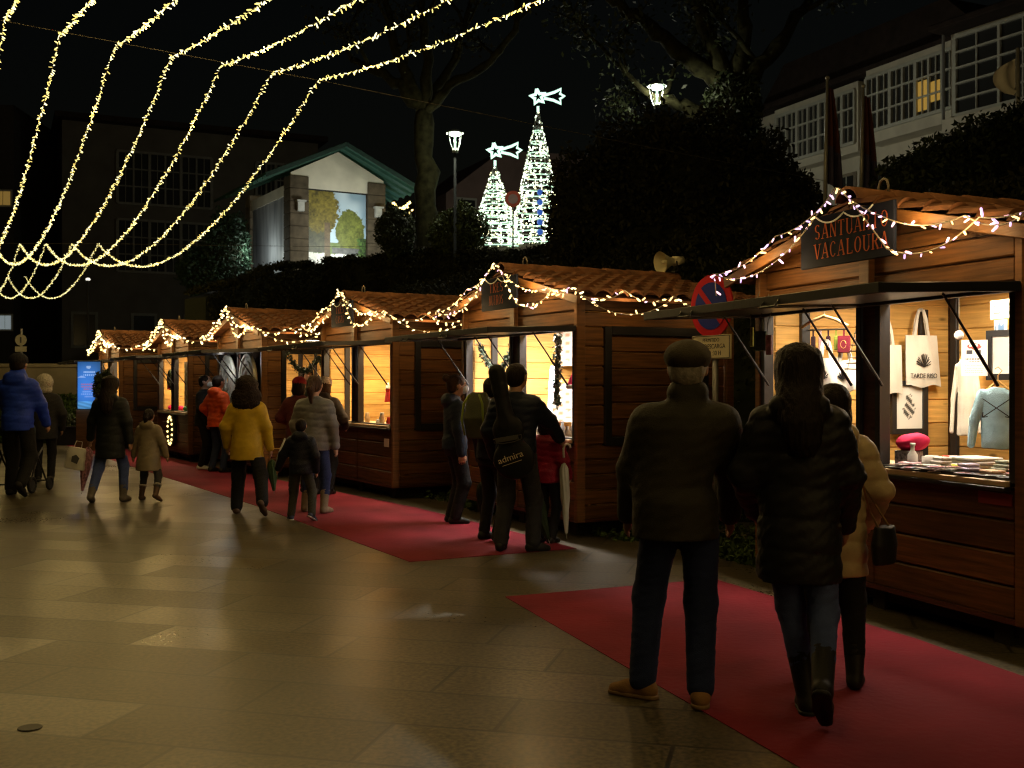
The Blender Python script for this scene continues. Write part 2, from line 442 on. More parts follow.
    # ---- hair
    if hairstyle:
        g = SDF(min(h, .009)); rough = .004
        if hairstyle in ('short', 'child', 'balding'):
            g.ell(hd((0,-.012,.014)), V((.056,.064,.058)), .01, hr)
            if hairstyle != 'balding': g.ell(hd((0,-.03,-.015)), V((.049,.042,.045)), .02, hr)
        elif hairstyle in ('long', 'pony', 'bun'):
            g.ell(hd((0,-.012,.012)), V((.056,.066,.062)), .03, hr)
            if hairstyle == 'long':
                z0_ = hc[2]
                g.loft([(z0_-.235*S, hc[0]+.014*S, hc[1]-.108*S, .022*S, .014*S), (z0_-.2*S, hc[0]+.008*S, hc[1]-.11*S, .045*S, .024*S), (z0_-.14*S, hc[0]+.002*S, hc[1]-.1*S, .06*S, .034*S), (z0_-.08*S, hc[0], hc[1]-.07*S, .064*S, .046*S), (z0_-.03*S, hc[0], hc[1]-.036*S, .062*S, .056*S), (z0_+.01*S, hc[0], hc[1]-.02*S, .058*S, .06*S), (z0_+.045*S, hc[0], hc[1]-.014*S, .05*S, .056*S)], k=.04*S)
            elif hairstyle == 'pony':
                g.ell(hd((0,-.03,-.015)), V((.048,.042,.04)), .02, hr)
                g.cap(hd((0,-.07,.02)), hd((0,-.09,-.03)), .02*S, .026*S, .01*S).cap(hd((0,-.09,-.03)), hd((.004,-.085,-.125)), .028*S, .012*S, .01*S)
            else:
                g.ell(hd((0,-.03,-.015)), V((.046,.04,.04)), .02, hr).ell(hd((0,-.078,.05)), V((.026,.026,.026)), .006, hr)
            rough = .007
        elif hairstyle == 'curly':
            g.ell(hd((0,-.015,.014)), V((.08,.085,.078)), .01, hr).ell(hd((0,-.03,-.06)), V((.108,.074,.072)), .03, hr).ell(hd((0,-.05,-.115)), V((.1,.055,.055)), .03, hr)
            rough = .017
        elif hairstyle == 'bob':
            g.ell(hd((0,-.012,.012)), V((.06,.068,.062)), .01, hr).ell(hd((0,-.026,-.045)), V((.062,.052,.06)), .03, hr)
        g.ell(hd((0,.1,-.025)), V((.062,.085,.072)), 0, hr, sub=1)
        fr_ = (130 if hairstyle == 'curly' else 170); stz = (1,1,1) if hairstyle == 'curly' else (1.6,1.6,.12)
        g.post.append(lambda A, X, Y, Z: A+rough*wav(X, Y, Z, fr_, 3, 7, stz)+rough*.5*wav(X, Y, Z, fr_*2.3, 6, 6, stz))
        g.build('hair', hairmat or hair, root)
    # ---- hats and masks
    if hat == 'flat_cap':
        g = SDF(.007); g.ell(hd((0,-.01,.03)), V((.066,.082,.05)), .01, hr).ell(hd((0,.068,.016)), V((.045,.035,.008)), .02, hr)
        g.post.append(lambda A, X, Y, Z: A+.002*wav(X, Y, Z, 70, 2, 5))
        g.build('flat_cap', hatmat, root)
    elif hat in ('beanie', 'cap'):
        g = SDF(.008); g.ell(hd((0,-.008,.026)), V((.062,.071,.056)), .01, hr)
        n_ = hr @ np.array([0,-.15,1.0]); o_ = hd((0,0,.008 if hat == 'cap' else -.004))
        g.post.append(lambda A, X, Y, Z: np.maximum(A, -((X-o_[0])*n_[0]+(Y-o_[1])*n_[1]+(Z-o_[2])*n_[2])))
        if hat == 'beanie': g.post.append(lambda A, X, Y, Z: A+.002*np.sin(np.arctan2(X-hc[0], Y-hc[1])*22))
        o = g.build('hat', hatmat, root)
        if hat == 'cap':
            q = SDF(.008); q.ell(hd((0,.075,.012)), V((.042,.045,.007)), .01, hr); q.build('brim', hatmat, o)
    elif hat == 'fur_hood':
        g = SDF(.01); g.ell(hd((0,-.016,.01)), V((.078,.084,.082)), .01, hr).ell(hd((0,-.02,-.06)), V((.07,.07,.05)), .03, hr); g.ell(hd((0,.08,-.0)), V((.05,.08,.06)), 0, hr, sub=1)
        g.post.append(lambda A, X, Y, Z: A+.006*wav(X, Y, Z, 160, 3, 8))
        g.build('hood', hatmat, root)
    if mask is not None:
        g = SDF(.006); g.ell(hd((0,.034,-.026)), V((.043,.044,.034)), .01, hr)
        n_ = hr @ np.array([0,1.0,0]); o_ = hd((0,.03,0))
        g.post.append(lambda A, X, Y, Z: np.maximum(A, -((X-o_[0])*n_[0]+(Y-o_[1])*n_[1]+(Z-o_[2])*n_[2])))
        o = g.build('face_mask', mask, root)
        for sd in (-1, 1): mb = MB(); mb.tube([hd((sd*.041,.03,-.012)), hd((sd*.052,.008,-.002)), hd((sd*.056,-.014,.004))], .0016*S, 5); mb.build('ear_loop', mask, o)
    q = P(); q.root, q.arm, q.leg, q.hd, q.S, q.hc, q.hr = root, arm, leg, hd, S, hc, hr
    return q
def hand_pos(q, sd, d=(0,0,0)):
    el, wr = q.arm[sd][1], q.arm[sd][2]; f = (wr-el)/np.linalg.norm(wr-el)
    bpy.context.view_layer.update()
    return q.root.matrix_world @ Vector(wr+f*.06*q.S+np.array(d))

NAVY = fabric('navy_padded_cloth', (.012,.016,.03), rough=.55, bump=.2)
BLACKQ = fabric('black_padded_nylon', (.012,.012,.014), rough=.55, bump=.12, bs=200, spec=.3)
JEANS = fabric('dark_denim', (.02,.03,.095), bs=300)
BLUEJ = fabric('blue_denim', (.07,.1,.26), bs=300)
BLACKC = fabric('black_cotton', (.012,.012,.013))
DGREY = fabric('dark_grey_cotton', (.04,.04,.045))
BOOTB = mat('black_leather', (.012,.011,.01), rough=.55, spec=.3, bump=.1)
BOOTT = mat('tan_suede', (.3,.16,.06), rough=.8, var=.25, bump=.3)
BOOTBR = mat('brown_leather', (.09,.05,.028), rough=.5, var=.25, bump=.2)
BOOTG = mat('grey_suede', (.14,.12,.1), rough=.8, bump=.3)
HAIRD = mat('dark_brown_hair', (.013,.008,.006), rough=.5, spec=.15, var=.4, vs=30, stretch=(3,3,.3), bump=.6, bs=60)
HAIRB = mat('brown_hair', (.05,.024,.012), rough=.5, spec=.2, var=.4, vs=30, stretch=(3,3,.3), bump=.6, bs=60)
HAIRG = mat('grey_hair', (.3,.27,.23), rough=.6, spec=.2, var=.3, vs=40, bump=.5, bs=90)
WHITEM = mat('white_mask_paper', (.72,.76,.8), rough=.8, var=.03)

def build_people():
    Q = {}
    # the man in the flat cap
    Q['old'] = person('man seen from behind in dark waxed jacket, flat tweed cap and tan shoes', .775, 5.36, 1.73, 4,
        fabric('dark_olive_waxed_cotton', (.032,.028,.018), rough=.62, bump=.35, bs=260), JEANS, BOOTT, HAIRG, hem=.455, flare=.008, fat=1.1, shoulders=1.08, sleeve=1.02,
        L=(-.025,.02,0,0,-62), Rr=(.02,-.05,0,0,6), aL=(-.115,.12,.505), aR=(.18,.13,.5), hyaw=10, lean=.13, hairstyle='short', collar='flat',
        hat='flat_cap', hatmat=fabric('brown_tweed', (.06,.05,.035), bs=220, var=.35), h=.0085, wrinkle=.0032, hipd=.028, wide=1.1, sole=mat('gum_sole', (.25,.15,.07), rough=.7))
    # woman in long black puffer
    Q['puf'] = person('long-haired woman in long black puffer coat, blue jeans and black boots, walking', 1.355, 5.2, 1.72, 12,
        BLACKQ, BLUEJ, BOOTB, HAIRD, hem=.352, flare=.009, fat=1.02, quilt=(.15,.008), hood='down', L=(.075,-.02,.0,0,-5), Rr=(-.005,-.2,.07,48,8),
        aL=(-.115,.11,.53), aR=(.13,.1,.5), hairstyle='long', h=.0085, boot=.115, wide=.92, wrinkle=.006, shoulders=.95, sleeve=1.0, sole=mat('black_rubber', (.015,.015,.015), rough=.6))
    # woman in beige puffer
    Q['bei'] = person('short woman in beige quilted coat with black shoulder bag beside stall counter', 1.665, 5.7, 1.53, 14,
        fabric('beige_padded_nylon', (.5,.38,.22), rough=.5, bump=.15), BLACKC, BOOTB, HAIRD, hem=.36, flare=.01, fat=.98, quilt=(.105,.008), hood='down',
        L=(0,.02,0,0,-14), Rr=(.01,-.08,0,0,10), aL=(-.12,.1,.54), aR=(.125,.1,.53), hairstyle='bob', h=.009, boot=.1, shoulders=.96, sleeve=.96)
    # man with guitar bag
    Q['gui'] = person('man in navy jacket carrying a black guitar bag, arm reaching to stall ledge', .04, 10.1, 1.72, 22,
        NAVY, fabric('charcoal_trousers', (.03,.03,.034)), BOOTB, HAIRD, hem=.5, fat=1.08, quilt=(.07,.006), L=(-.02,-.02,0,0,-10), Rr=(.04,.02,0,0,42),
        aL=(-.15,.06,.5), aR=(.16,.27,.575), bR=(.4,-1,-.6), hairstyle='short', h=.011, wide=1.15, hyaw=10, shoulders=1.05)
    Q['msk'] = person('woman with hair bun and white face mask standing in dark blue jacket', -.62, 12.1, 1.63, 72,
        fabric('dark_blue_softshell', (.016,.024,.045), rough=.6), BLACKC, BOOTB, HAIRB, hem=.5, fat=1.0, hood='down', aL=(-.15,.02,.47), aR=(.15,.0,.45), hairstyle='bun', mask=WHITEM, face_eyes=True, h=.011, hyaw=4, wide=1.1)
    Q['bpk'] = person('person in dark clothes with olive backpack, hidden behind guitar bag', -.19, 10.8, 1.6, 40,
        fabric('midnight_blue_cloth', (.022,.026,.045)), fabric('black_trousers', (.013,.013,.015)), BOOTB, HAIRD, hem=.5, aL=(-.15,.06,.48), aR=(.14,.1,.5), hairstyle='short', h=.012)
    Q['red'] = person('small child in crimson padded jacket looking up at stall counter', .34, 10.62, 1.24, 36,
        fabric('crimson_padded_nylon', (.22,.008,.025), rough=.5), BLACKC, BOOTB, HAIRD, hem=.47, fat=1.08, quilt=(.06,.006), aL=(-.13,.12,.6), aR=(.13,.1,.52), hairstyle='bob', hpitch=-12, h=.011, sleeve=1.1)
    Q['yel'] = person('curly-haired woman in mustard yellow raincoat walking across the red carpet', -3.12, 12.95, 1.60, -2,
        fabric('mustard_raincoat', (.5,.32,.02), rough=.5, bump=.12), BLACKC, BOOTBR, HAIRB, hem=.4, flare=.02, fat=1.0, collar='flat', L=(-.03,.06,0,0,-4), Rr=(.1,-.2,.06,46,14),
        aL=(-.155,.05,.5), aR=(.17,.02,.45), hairstyle='curly', hairmat=mat('dark_curly_hair', (.02,.012,.008), rough=.6, spec=.15, var=.4, vs=60, bump=.8, bs=90), h=.011, wide=1.25, boot=.05, sleeve=.94)
    Q['boy'] = person('little boy in navy jacket with white sleeve stripe, walking by yellow coat', -2.37, 12.35, 1.14, 4,
        fabric('navy_sports_jacket', (.012,.014,.024), rough=.5), fabric('olive_grey_trousers', (.05,.05,.042)), mat('navy_trainers', (.03,.04,.09), rough=.6), HAIRD, hem=.46, fat=1.06, flare=.006, hood='down',
        L=(-.05,.04,0,0,-30), Rr=(.08,-.08,.03,28,22), aL=(-.24,.05,.5), aR=(.15,.02,.49), hairstyle='child', h=.01, wide=1.1, hyaw=-6, sleeve=1.1, sole=mat('white_sole', (.6,.6,.6), rough=.6))
    Q['gry'] = person('ponytailed woman in grey padded jacket, dark jeans and tan boots', -2.36, 13.15, 1.63, 12,
        fabric('grey_padded_nylon', (.16,.16,.165), rough=.45, bump=.15), JEANS, mat('beige_suede', (.2,.15,.1), rough=.85, bump=.3), HAIRB, hem=.455, flare=.006, fat=1.06, quilt=(.085,.007), L=(-.02,.02,0,0,-8), Rr=(.05,-.05,0,0,10),
        aL=(-.16,.08,.5), aR=(.155,.02,.47), hairstyle='pony', h=.011, boot=.13, shoulders=1.03, sleeve=1.0)
    Q['rht'] = person('person in dark red woollen hat and maroon coat at the stall window', -3.02, 15.6, 1.62, 12,
        fabric('maroon_wool', (.09,.02,.02)), BLACKC, BOOTB, HAIRD, hem=.42, fat=1.1, aL=(-.13,.14,.6), aR=(.14,.12,.58), hairstyle='bob', hat='beanie', hatmat=fabric('red_wool_hat', (.22,.01,.02), bs=60), h=.013)
    Q['wht'] = person('person in pale patterned knit hat and dark coat at the stall window', -2.6, 15.25, 1.62, 16,
        fabric('dark_brown_parka', (.045,.035,.03)), BLACKC, BOOTB, HAIRB, hem=.42, fat=1.12, aL=(-.13,.14,.6), aR=(.14,.12,.58), hairstyle='bob', hood='down', hat='beanie', hatmat=mat('pale_knit_wool', (.6,.52,.5), rough=.9, var=.5, vs=40, bump=.6, bs=90), h=.013)
    Q['org'] = person('person in bright orange padded jacket and jeans facing a stall counter', -5.12, 19.15, 1.68, 38,
        fabric('orange_padded_nylon', (.75,.1,.02), rough=.5), fabric('navy_jeans', (.02,.03,.07)), BOOTB, HAIRD, hem=.47, fat=1.08, quilt=(.08,.008), hood='down', L=(-.02,.0,0,0,-6), Rr=(.05,.0,0,0,10), aL=(-.19,.08,.55), aR=(.16,.08,.52), hairstyle='short', h=.013, sleeve=1.05)
    Q['drk'] = person('masked person in black jacket and white trainers beside orange jacket', -5.52, 19.75, 1.69, 95,
        BLACKC, BLACKC, mat('white_trainers', (.65,.65,.65), rough=.6), HAIRD, hem=.46, fat=1.1, aL=(-.15,.1,.52), aR=(.15,.08,.5), hairstyle='short', mask=WHITEM, face_eyes=True, h=.013)
    Q['blk'] = person('woman in knee-length black coat and blue jeans carrying white bag and umbrella', -5.22, 14.3, 1.635, 4,
        fabric('black_parka', (.014,.016,.015), rough=.55, bump=.2), BLUEJ, BOOTG, HAIRD, hem=.345, flare=.01, fat=1.02, quilt=(.11,.005), hood='down', L=(-.05,-.1,.015,16,-12), Rr=(.04,.05,0,0,4),
        aL=(-.2,.08,.5), aR=(.16,.0,.46), hairstyle='long', h=.012, boot=.09, shoulders=1.0, sleeve=.96)
    Q['kid'] = person('small child in beige hooded raincoat and furry brown boots', -4.77, 14.45, 1.2, 8,
        fabric('beige_raincoat', (.23,.185,.115), rough=.42, bump=.12, spec=.4), fabric('grey_leggings', (.05,.05,.055)), BOOTBR, HAIRD, hem=.33, flare=.03, fat=1.05, hood='down', L=(-.05,.06,0,0,-6), Rr=(.1,-.12,.035,26,18),
        aL=(-.2,.03,.45), aR=(.2,.03,.45), hairstyle='pony', h=.011, boot=.12, sleeve=.98)
    Q['blu'] = person('tall man in royal blue padded jacket and dark cap pushing a stroller', -6.78, 15.1, 1.94, 2,
        fabric('royal_blue_padded_nylon', (.02,.055,.5), rough=.5, bump=.15), BLACKC, BOOTB, HAIRD, hem=.46, fat=1.06, quilt=(.1,.006), hood='down', L=(-.02,.06,0,0,-4), Rr=(.04,-.14,.05,38,6),
        aL=(-.13,.16,.5), aR=(.14,.14,.5), hairstyle='short', hat='beanie', hatmat=fabric('dark_navy_cap', (.014,.014,.02)), h=.012, collar='high', wide=1.15)
    Q['fur'] = person('woman in dark coat with pale fur hood walking ahead of blue jacket', -7.35, 17.3, 1.66, -20,
        fabric('black_wool_coat', (.02,.02,.022)), BLACKC, BOOTB, HAIRB, hem=.4, fat=1.12, aL=(-.15,.05,.5), aR=(.15,.05,.5), hairstyle='bob', hat='fur_hood', hatmat=mat('pale_fur', (.45,.42,.36), rough=.9, var=.4, vs=50, bump=.9, bs=120), h=.013)
    q = Q['boy']; a, el, wr = q.arm[-1]; mb = MB()
    mb.tube([Vector(a)+Vector((-.048,-.03,.0)), Vector(el)+Vector((-.044,-.022,.01)), Vector(wr)+Vector((-.036,-.01,.01))], .011, 6); mb.build('sleeve_stripe', mat('white_stripe_cloth', (.7,.7,.7), rough=.7), q.root, True)
    q = Q['kid']
    for sd in (-1, 1):
        an, kn = Vector(q.leg[sd][2]), Vector(q.leg[sd][1]); d = (kn-an).normalized(); c = an+d*.12*q.S; x = d.orthogonal().normalized(); y = d.cross(x)
        mb = MB(); mb.tube([c+(x*math.cos(2*math.pi*k/14)+y*math.sin(2*math.pi*k/14))*.042 for k in range(15)], .014, 6); mb.build('fur_cuff', mat('pale_fur', (.45,.42,.36), rough=.9), q.root, True)
    return Q
# ------------------------------------------------------------------ market stalls
WOODX = wood('varnished_brown_boards', (.122,.051,.0135), rough=.55, island=.34, var=.45)
WOODT = wood('varnished_trim_wood', (.155,.066,.018), rough=.55, island=.15)
WOODD = wood('dark_red_brown_boards', (.075,.025,.012), island=.2)
PINE = wood('inner_pine_boards', (.6,.35,.1), island=.2, rough=.5, var=.25)
BLK = mat('black_painted_steel', (.012,.012,.014), rough=.38, spec=.5, bump=.1, bs=30)
TILE = mat('terracotta_tiles', (.18,.075,.032), rough=.8, var=.4, vs=7, bump=.3, bs=40, island=.25)
WHITE = mat('white_cloth', (.75,.73,.7), rough=.85, var=.06, bump=.15)
CANVAS = mat('cream_canvas', (.66,.62,.54), rough=.9, var=.08, bump=.3, bs=250)
PAPER = mat('white_paper', (.8,.8,.78), rough=.7, var=.03)
SIGN = mat('dark_navy_board', (.008,.01,.02), rough=.85, spec=.1, var=.2)
SIGNT = mat('burnt_orange_letters', (.32,.075,.022), rough=.8, spec=.1, var=.1)
W2, DP = 1.36, 1.95          # half width of the front, depth
ZR, ZE, RD, OV = 2.75, 2.41, .36, .14          # ridge and eave heights
STALLS = [(2.41,7.475,20.4), (.02,12.1,27.5), (-2.25,15.7,30), (-4.75,19.1,30), (-6.98,22.6,30), (-9.9,27.0,30)]
SM = [place(x, y, 0, R(a-90)) for x, y, a in STALLS]

def boards(mb, x0, x1, z0, z1, y, n, t=.028, gap=.011, mi=0):   # boards in a wall facing -Y
    h = (z1-z0)/n
    for i in range(n): mb.box(((x0+x1)/2, y, z0+h*(i+.5)), (x1-x0, t, h-gap), None, mi, .009)
def boards_side(mb, x, y0, y1, z0, z1, n, t=.028, gap=.011):
    h = (z1-z0)/n
    for i in range(n): mb.box((x, (y0+y1)/2, z0+h*(i+.5)), (t, y1-y0, h-gap), None, 0, .009)
def roof_slope_mesh(sd):
    # barrel tiles: columns across y, courses down the slope, each course stepped over the next
    mb = MB(); y0, y1 = -OV, DP+.16; nb = 12; per = 6; nc = 7
    xs = W2+.24; L = math.hypot(xs, RD); ux, uz = xs/L, -RD/L
    for c in range(nc):
        for b in range(nb):
            pts = []
            for e, lift in ((0,.0),(1,.028)):
                row = []
                for k in range(per+1):
                    f = k/per; yy = y0+(y1-y0)*(b+f)/nb
                    hh = .052*math.sin(math.pi*f)**.7 if 0 < f < 1 else 0
                    d = L*(c+(e*1.06))/nc; jit = .008*math.sin(b*12.9+c*7.3)
                    row.append(Vector((sd*ux*d, yy+jit, ZR+uz*d+hh+lift*1.0)))
                pts.append(row)
            vs = pts[0]+pts[1]+[p-Vector((0,0,.024)) for p in pts[1]]
            n = per+1; fs = []
            for k in range(per):
                q = (k, k+1, n+k+1, n+k); fs.append(q if sd < 0 else q[::-1])
                q = (n+k, n+k+1, 2*n+k+1, 2*n+k); fs.append(q if sd < 0 else q[::-1])
            mb.add(vs, fs)
    # deck under the tiles
    a = math.atan2(uz, ux*1.0)
    mb.box((sd*xs/2, (y0+y1)/2, ZR-RD/2-.03), (L, y1-y0-.02, .03), Matrix.Rotation(-sd*a if sd < 0 else -a, 3, 'Y') if True else None)
    return mb
def make_stall():
    r = thing('market_stall', 'x', 'market stall')
    mb = MB()
    for x in (-1.1, 0, 1.1): mb.box((x, DP/2, .075), (.12, DP-.2, .15))
    mb.box((0,.16,.1), (2.4,.06,.09)); mb.build('skid', mat('black_timber', (.02,.015,.012), rough=.8), r)
    mb = MB(); mb.box((0, DP/2, .165), (2*W2-.02, DP-.02, .03)); mb.build('floor', WOODD, r)
    for x in (-1, 1):
        for y in (.045, DP-.045):
            mb = MB(); mb.box((x*(W2-.033), y, (.15+ZE)/2), (.066, .1, ZE-.15), None, 0, .008); mb.build('corner_post', WOODT, r)
    mb = MB(); boards(mb, -W2+.1, W2-.1, .17, .93, .05, 4); mb.box((0,.075,.55),(2*W2-.22,.012,.76)); mb.box((0,.06,.55),(.07,.06,.74),None,0,.006); mb.build('front_wall', WOODX, r)
    mb = MB(); boards(mb, -W2+.1, W2-.1, 2.12, ZE, .05, 2)
    n = 3
    for i in range(n):                                        # boards of the gable, cut to the slope
        z0 = ZE+(ZR-.03-ZE)*i/n; z1 = ZE+(ZR-.03-ZE)*(i+1)/n-.007
        f = lambda z: (W2-.04)*(ZR-.02-z)/(ZR-.02-ZE)
        mb.prism([(-f(z0), z0), (f(z0), z0), (f(z1), z1), (-f(z1), z1)], .028, Matrix.Translation((0,.05,0)))
    mb.box((0,.075,2.26), (2*W2-.22,.012,.29)); mb.prism([(-W2+.1,ZE),(W2-.1,ZE),(.1,ZR-.04),(-.1,ZR-.04)], .012, Matrix.Translation((0,.075,0)))
    mb.build('gable', WOODX, r)
    mb = MB(); mb.box((0,.0,(2.14+ZR-.08)/2), (.11,.05,ZR-.08-2.14), None, 0, .006); mb.build('gable_post', WOODT, r)
    mb = MB(); boards(mb, -W2+.1, W2-.1, .17, ZE, DP-.05, 12); mb.build('back_wall', WOODX, r)
    n = 3; mb = MB()
    for i in range(n):
        z0 = ZE+(ZR-ZE)*i/n; z1 = ZE+(ZR-ZE)*(i+1)/n-.007
        mb.prism([(-f(z0), z0), (f(z0), z0), (f(z1), z1), (-f(z1), z1)], .028, Matrix.Translation((0,DP-.05,0)))
    mb.build('rear_gable', WOODX, r)
    for sd in (-1, 1):
        x = sd*(W2-.05)
        mb = MB(); boards_side(mb, x, .1, DP-.1, .17, .92, 5); boards_side(mb, x, .1, DP-.1, 2.1, ZE, 2)
        boards_side(mb, x, .1, .34, .92, 2.1, 6); boards_side(mb, x, DP-.34, DP-.1, .92, 2.1, 6)
        mb.build('side_wall', WOODX, r)
        fr = MB()
        for y in (.37, DP-.37): fr.box((x+sd*.014, y, 1.51), (.06, .085, 1.2), None, 0, .004)
        for z in (.95, 2.07): fr.box((x+sd*.014, DP/2, z), (.06, DP-.83, .09), None, 0, .004)
        fr = fr.build('side_hatch', BLK, r)
        mb = MB(); boards_side(mb, x, .41, DP-.41, .995, 2.025, 6); mb.build('hatch_panel', WOODX, fr)
        mb = MB(); mb.box((x-sd*.03, DP/2, (.2+ZE)/2), (.012, DP-.22, ZE-.22));
        h = (ZE-.25)/11
        for i in range(11): mb.box((x-sd*.04, DP/2, .22+h*(i+.5)), (.02, DP-.24, h-.008), None, 0, .005)
        mb.build('lining', PINE, r)
    mb = MB(); h = (ZE-.25)/11
    for i in range(11): mb.box((0, DP-.09, .22+h*(i+.5)), (2*W2-.24, .02, h-.008), None, 0, .005)
    mb.box((0, DP-.075, (.2+ZE)/2), (2*W2-.24, .008, ZE-.22)); mb.build('lining', PINE, r)
    mb = MB()
    for x in (-W2+.17, -.35, .65): mb.box((x, DP-.115, 1.3), (.075,.04,2.0), None, 0, .004)
    mb.box((.15, DP-.118, .82), (2.2,.03,.07)); mb.build('back_frame', BLK, r)
    for sd in (-1, 1):
        mb = MB()
        for y in (.38, DP-.4): mb.box((sd*(W2-.12), y, 1.5), (.04,.08,1.3), None, 0, .004)
        mb.box((sd*(W2-.12), DP/2, .86), (.04,DP-.7,.07)); mb.build('inner_frame', BLK, r)
    mb = MB(); mb.box((0,.27,.955), (2*W2-.22,.6,.035), None, 0, .004); mb.build('counter', mat('pale_counter_board', (.5,.36,.22), rough=.5), r)
    wf = MB()
    for x in (-W2+.09, W2-.09, -.1, .1): wf.box((x, .05, 1.53), (.05, .09, 1.14), None, 0, .004)
    for z in (.965, 2.09): wf.box((0, .05, z), (2*W2-.2, .082, .055), None, 0, .004)
    wf.box((0,-.015,.925), (2*W2-.2,.06,.025), None, 0, .004)
    wf = wf.build('window_frame', BLK, r)
    mb = MB(); mb.box((0, .05, 1.53), (.13, .06, 1.06), None, 0, .004); mb.build('mullion', WOODD, wf)
    aw = MB(); T = Matrix.Rotation(R(2.2), 3, 'X')
    for x in (-.68, .68): pass
    aw.box((0,-.5,2.062), (2*W2-.04, .98, .014), T)
    for y in (-.97,-.04): aw.box((0,y,2.064+.038*(y+.5)), (2*W2, .05, .06), T, 0, .004)
    for x in (-W2+.02, W2-.02, 0): aw.box((x,-.5,2.064), (.045, .96, .056), T, 0, .004)
    aw = aw.build('awning', BLK, r)
    for x in (-.75, -.62): pass
    for x in (-.7, .35):
        mb = MB(); mb.tube([(x-.08,-.985,2.05),(x-.08,-1.02,2.005),(x+.08,-1.02,2.005),(x+.08,-.985,2.05)], .008, 6); mb.build('handle', BLK, aw)
    for x in (-W2+.19, -.16, .16, W2-.19):
        mb = MB(); mb.cyl((x,.0,1.52), (x,-.2,1.78), .0105, None, 8); mb.cyl((x,-.19,1.77), (x,-.4,2.045), .008, None, 8); mb.build('strut', BLK, r)
    for sd in (-1, 1): roof_slope_mesh(sd).build('roof_slope', TILE, r, False)
    mb = MB(); nseg = 7; y0, y1 = -OV-.03, DP+.2
    for i in range(nseg):
        a = y0+(y1-y0)*i/nseg; b = a+(y1-y0)/nseg*1.1; rr = .085
        for ra, rb in ((rr, rr*1.16),):
            ring = []
            for yy, q in ((a, rb), (b, ra)):
                ring.append([Vector((q*math.cos(math.pi*k/8)*1.2, yy, ZR+.015+q*math.sin(math.pi*k/8))) for k in range(9)])
            vs = ring[0]+ring[1]+[p*1-Vector((0,0,.02)) for p in ring[0]]
            fs = [(k, k+1, 9+k+1, 9+k) for k in range(8)]+[(18+k, 18+k+1, k+1, k) for k in range(8)]
            mb.add(vs, fs)
    mb.build('ridge_cap', TILE, r, True)
    for sd in (-1, 1):
        mb = MB(); mb.bar((0,-OV+.01,ZR-.045), (sd*(W2+.24),-OV+.01,ZR-RD-.045), .03, .08, 0, .004); mb.build('barge_board', WOODT, r)
        mb = MB(); mb.bar((0,DP+.15,ZR-.045), (sd*(W2+.24),DP+.15,ZR-RD-.045), .03, .08, 0, .004); mb.build('barge_board', WOODT, r)
    mb = MB(); mb.tube([(-.045,.14,ZR+.08),(-.05,.14,ZR+.13),(-.035,.14,ZR+.17),(0,.14,ZR+.185),(.035,.14,ZR+.17),(.05,.14,ZR+.13),(.045,.14,ZR+.08)], .009, 6); mb.build('lifting_ring', mat('worn_steel', (.25,.22,.17), rough=.5), r, True)
    lf = MB(); lf.box((0,.22,2.33), (1.5,.09,.05), None, 0, .004); lf.box((0,.22,2.42), (.05,.05,.16)); lf = lf.build('ceiling_light', mat('white_metal', (.7,.7,.7), rough=.4), r)
    mb = MB(); mb.box((0,.22,2.3), (1.44,.07,.016)); mb.build('light_tube', glow('lamp_tube_light', (1,.86,.66), 7), lf)
    lf = MB(); lf.box((0,1.25,2.33), (1.5,.09,.05), None, 0, .004); lf.box((0,1.25,2.42), (.05,.05,.16)); lf = lf.build('ceiling_light', mat('white_metal', (.7,.7,.7), rough=.4), r)
    mb = MB(); mb.box((0,1.25,2.3), (1.44,.07,.016)); mb.build('light_tube', glow('lamp_tube_light', (1,.86,.66), 7), lf)
    return r

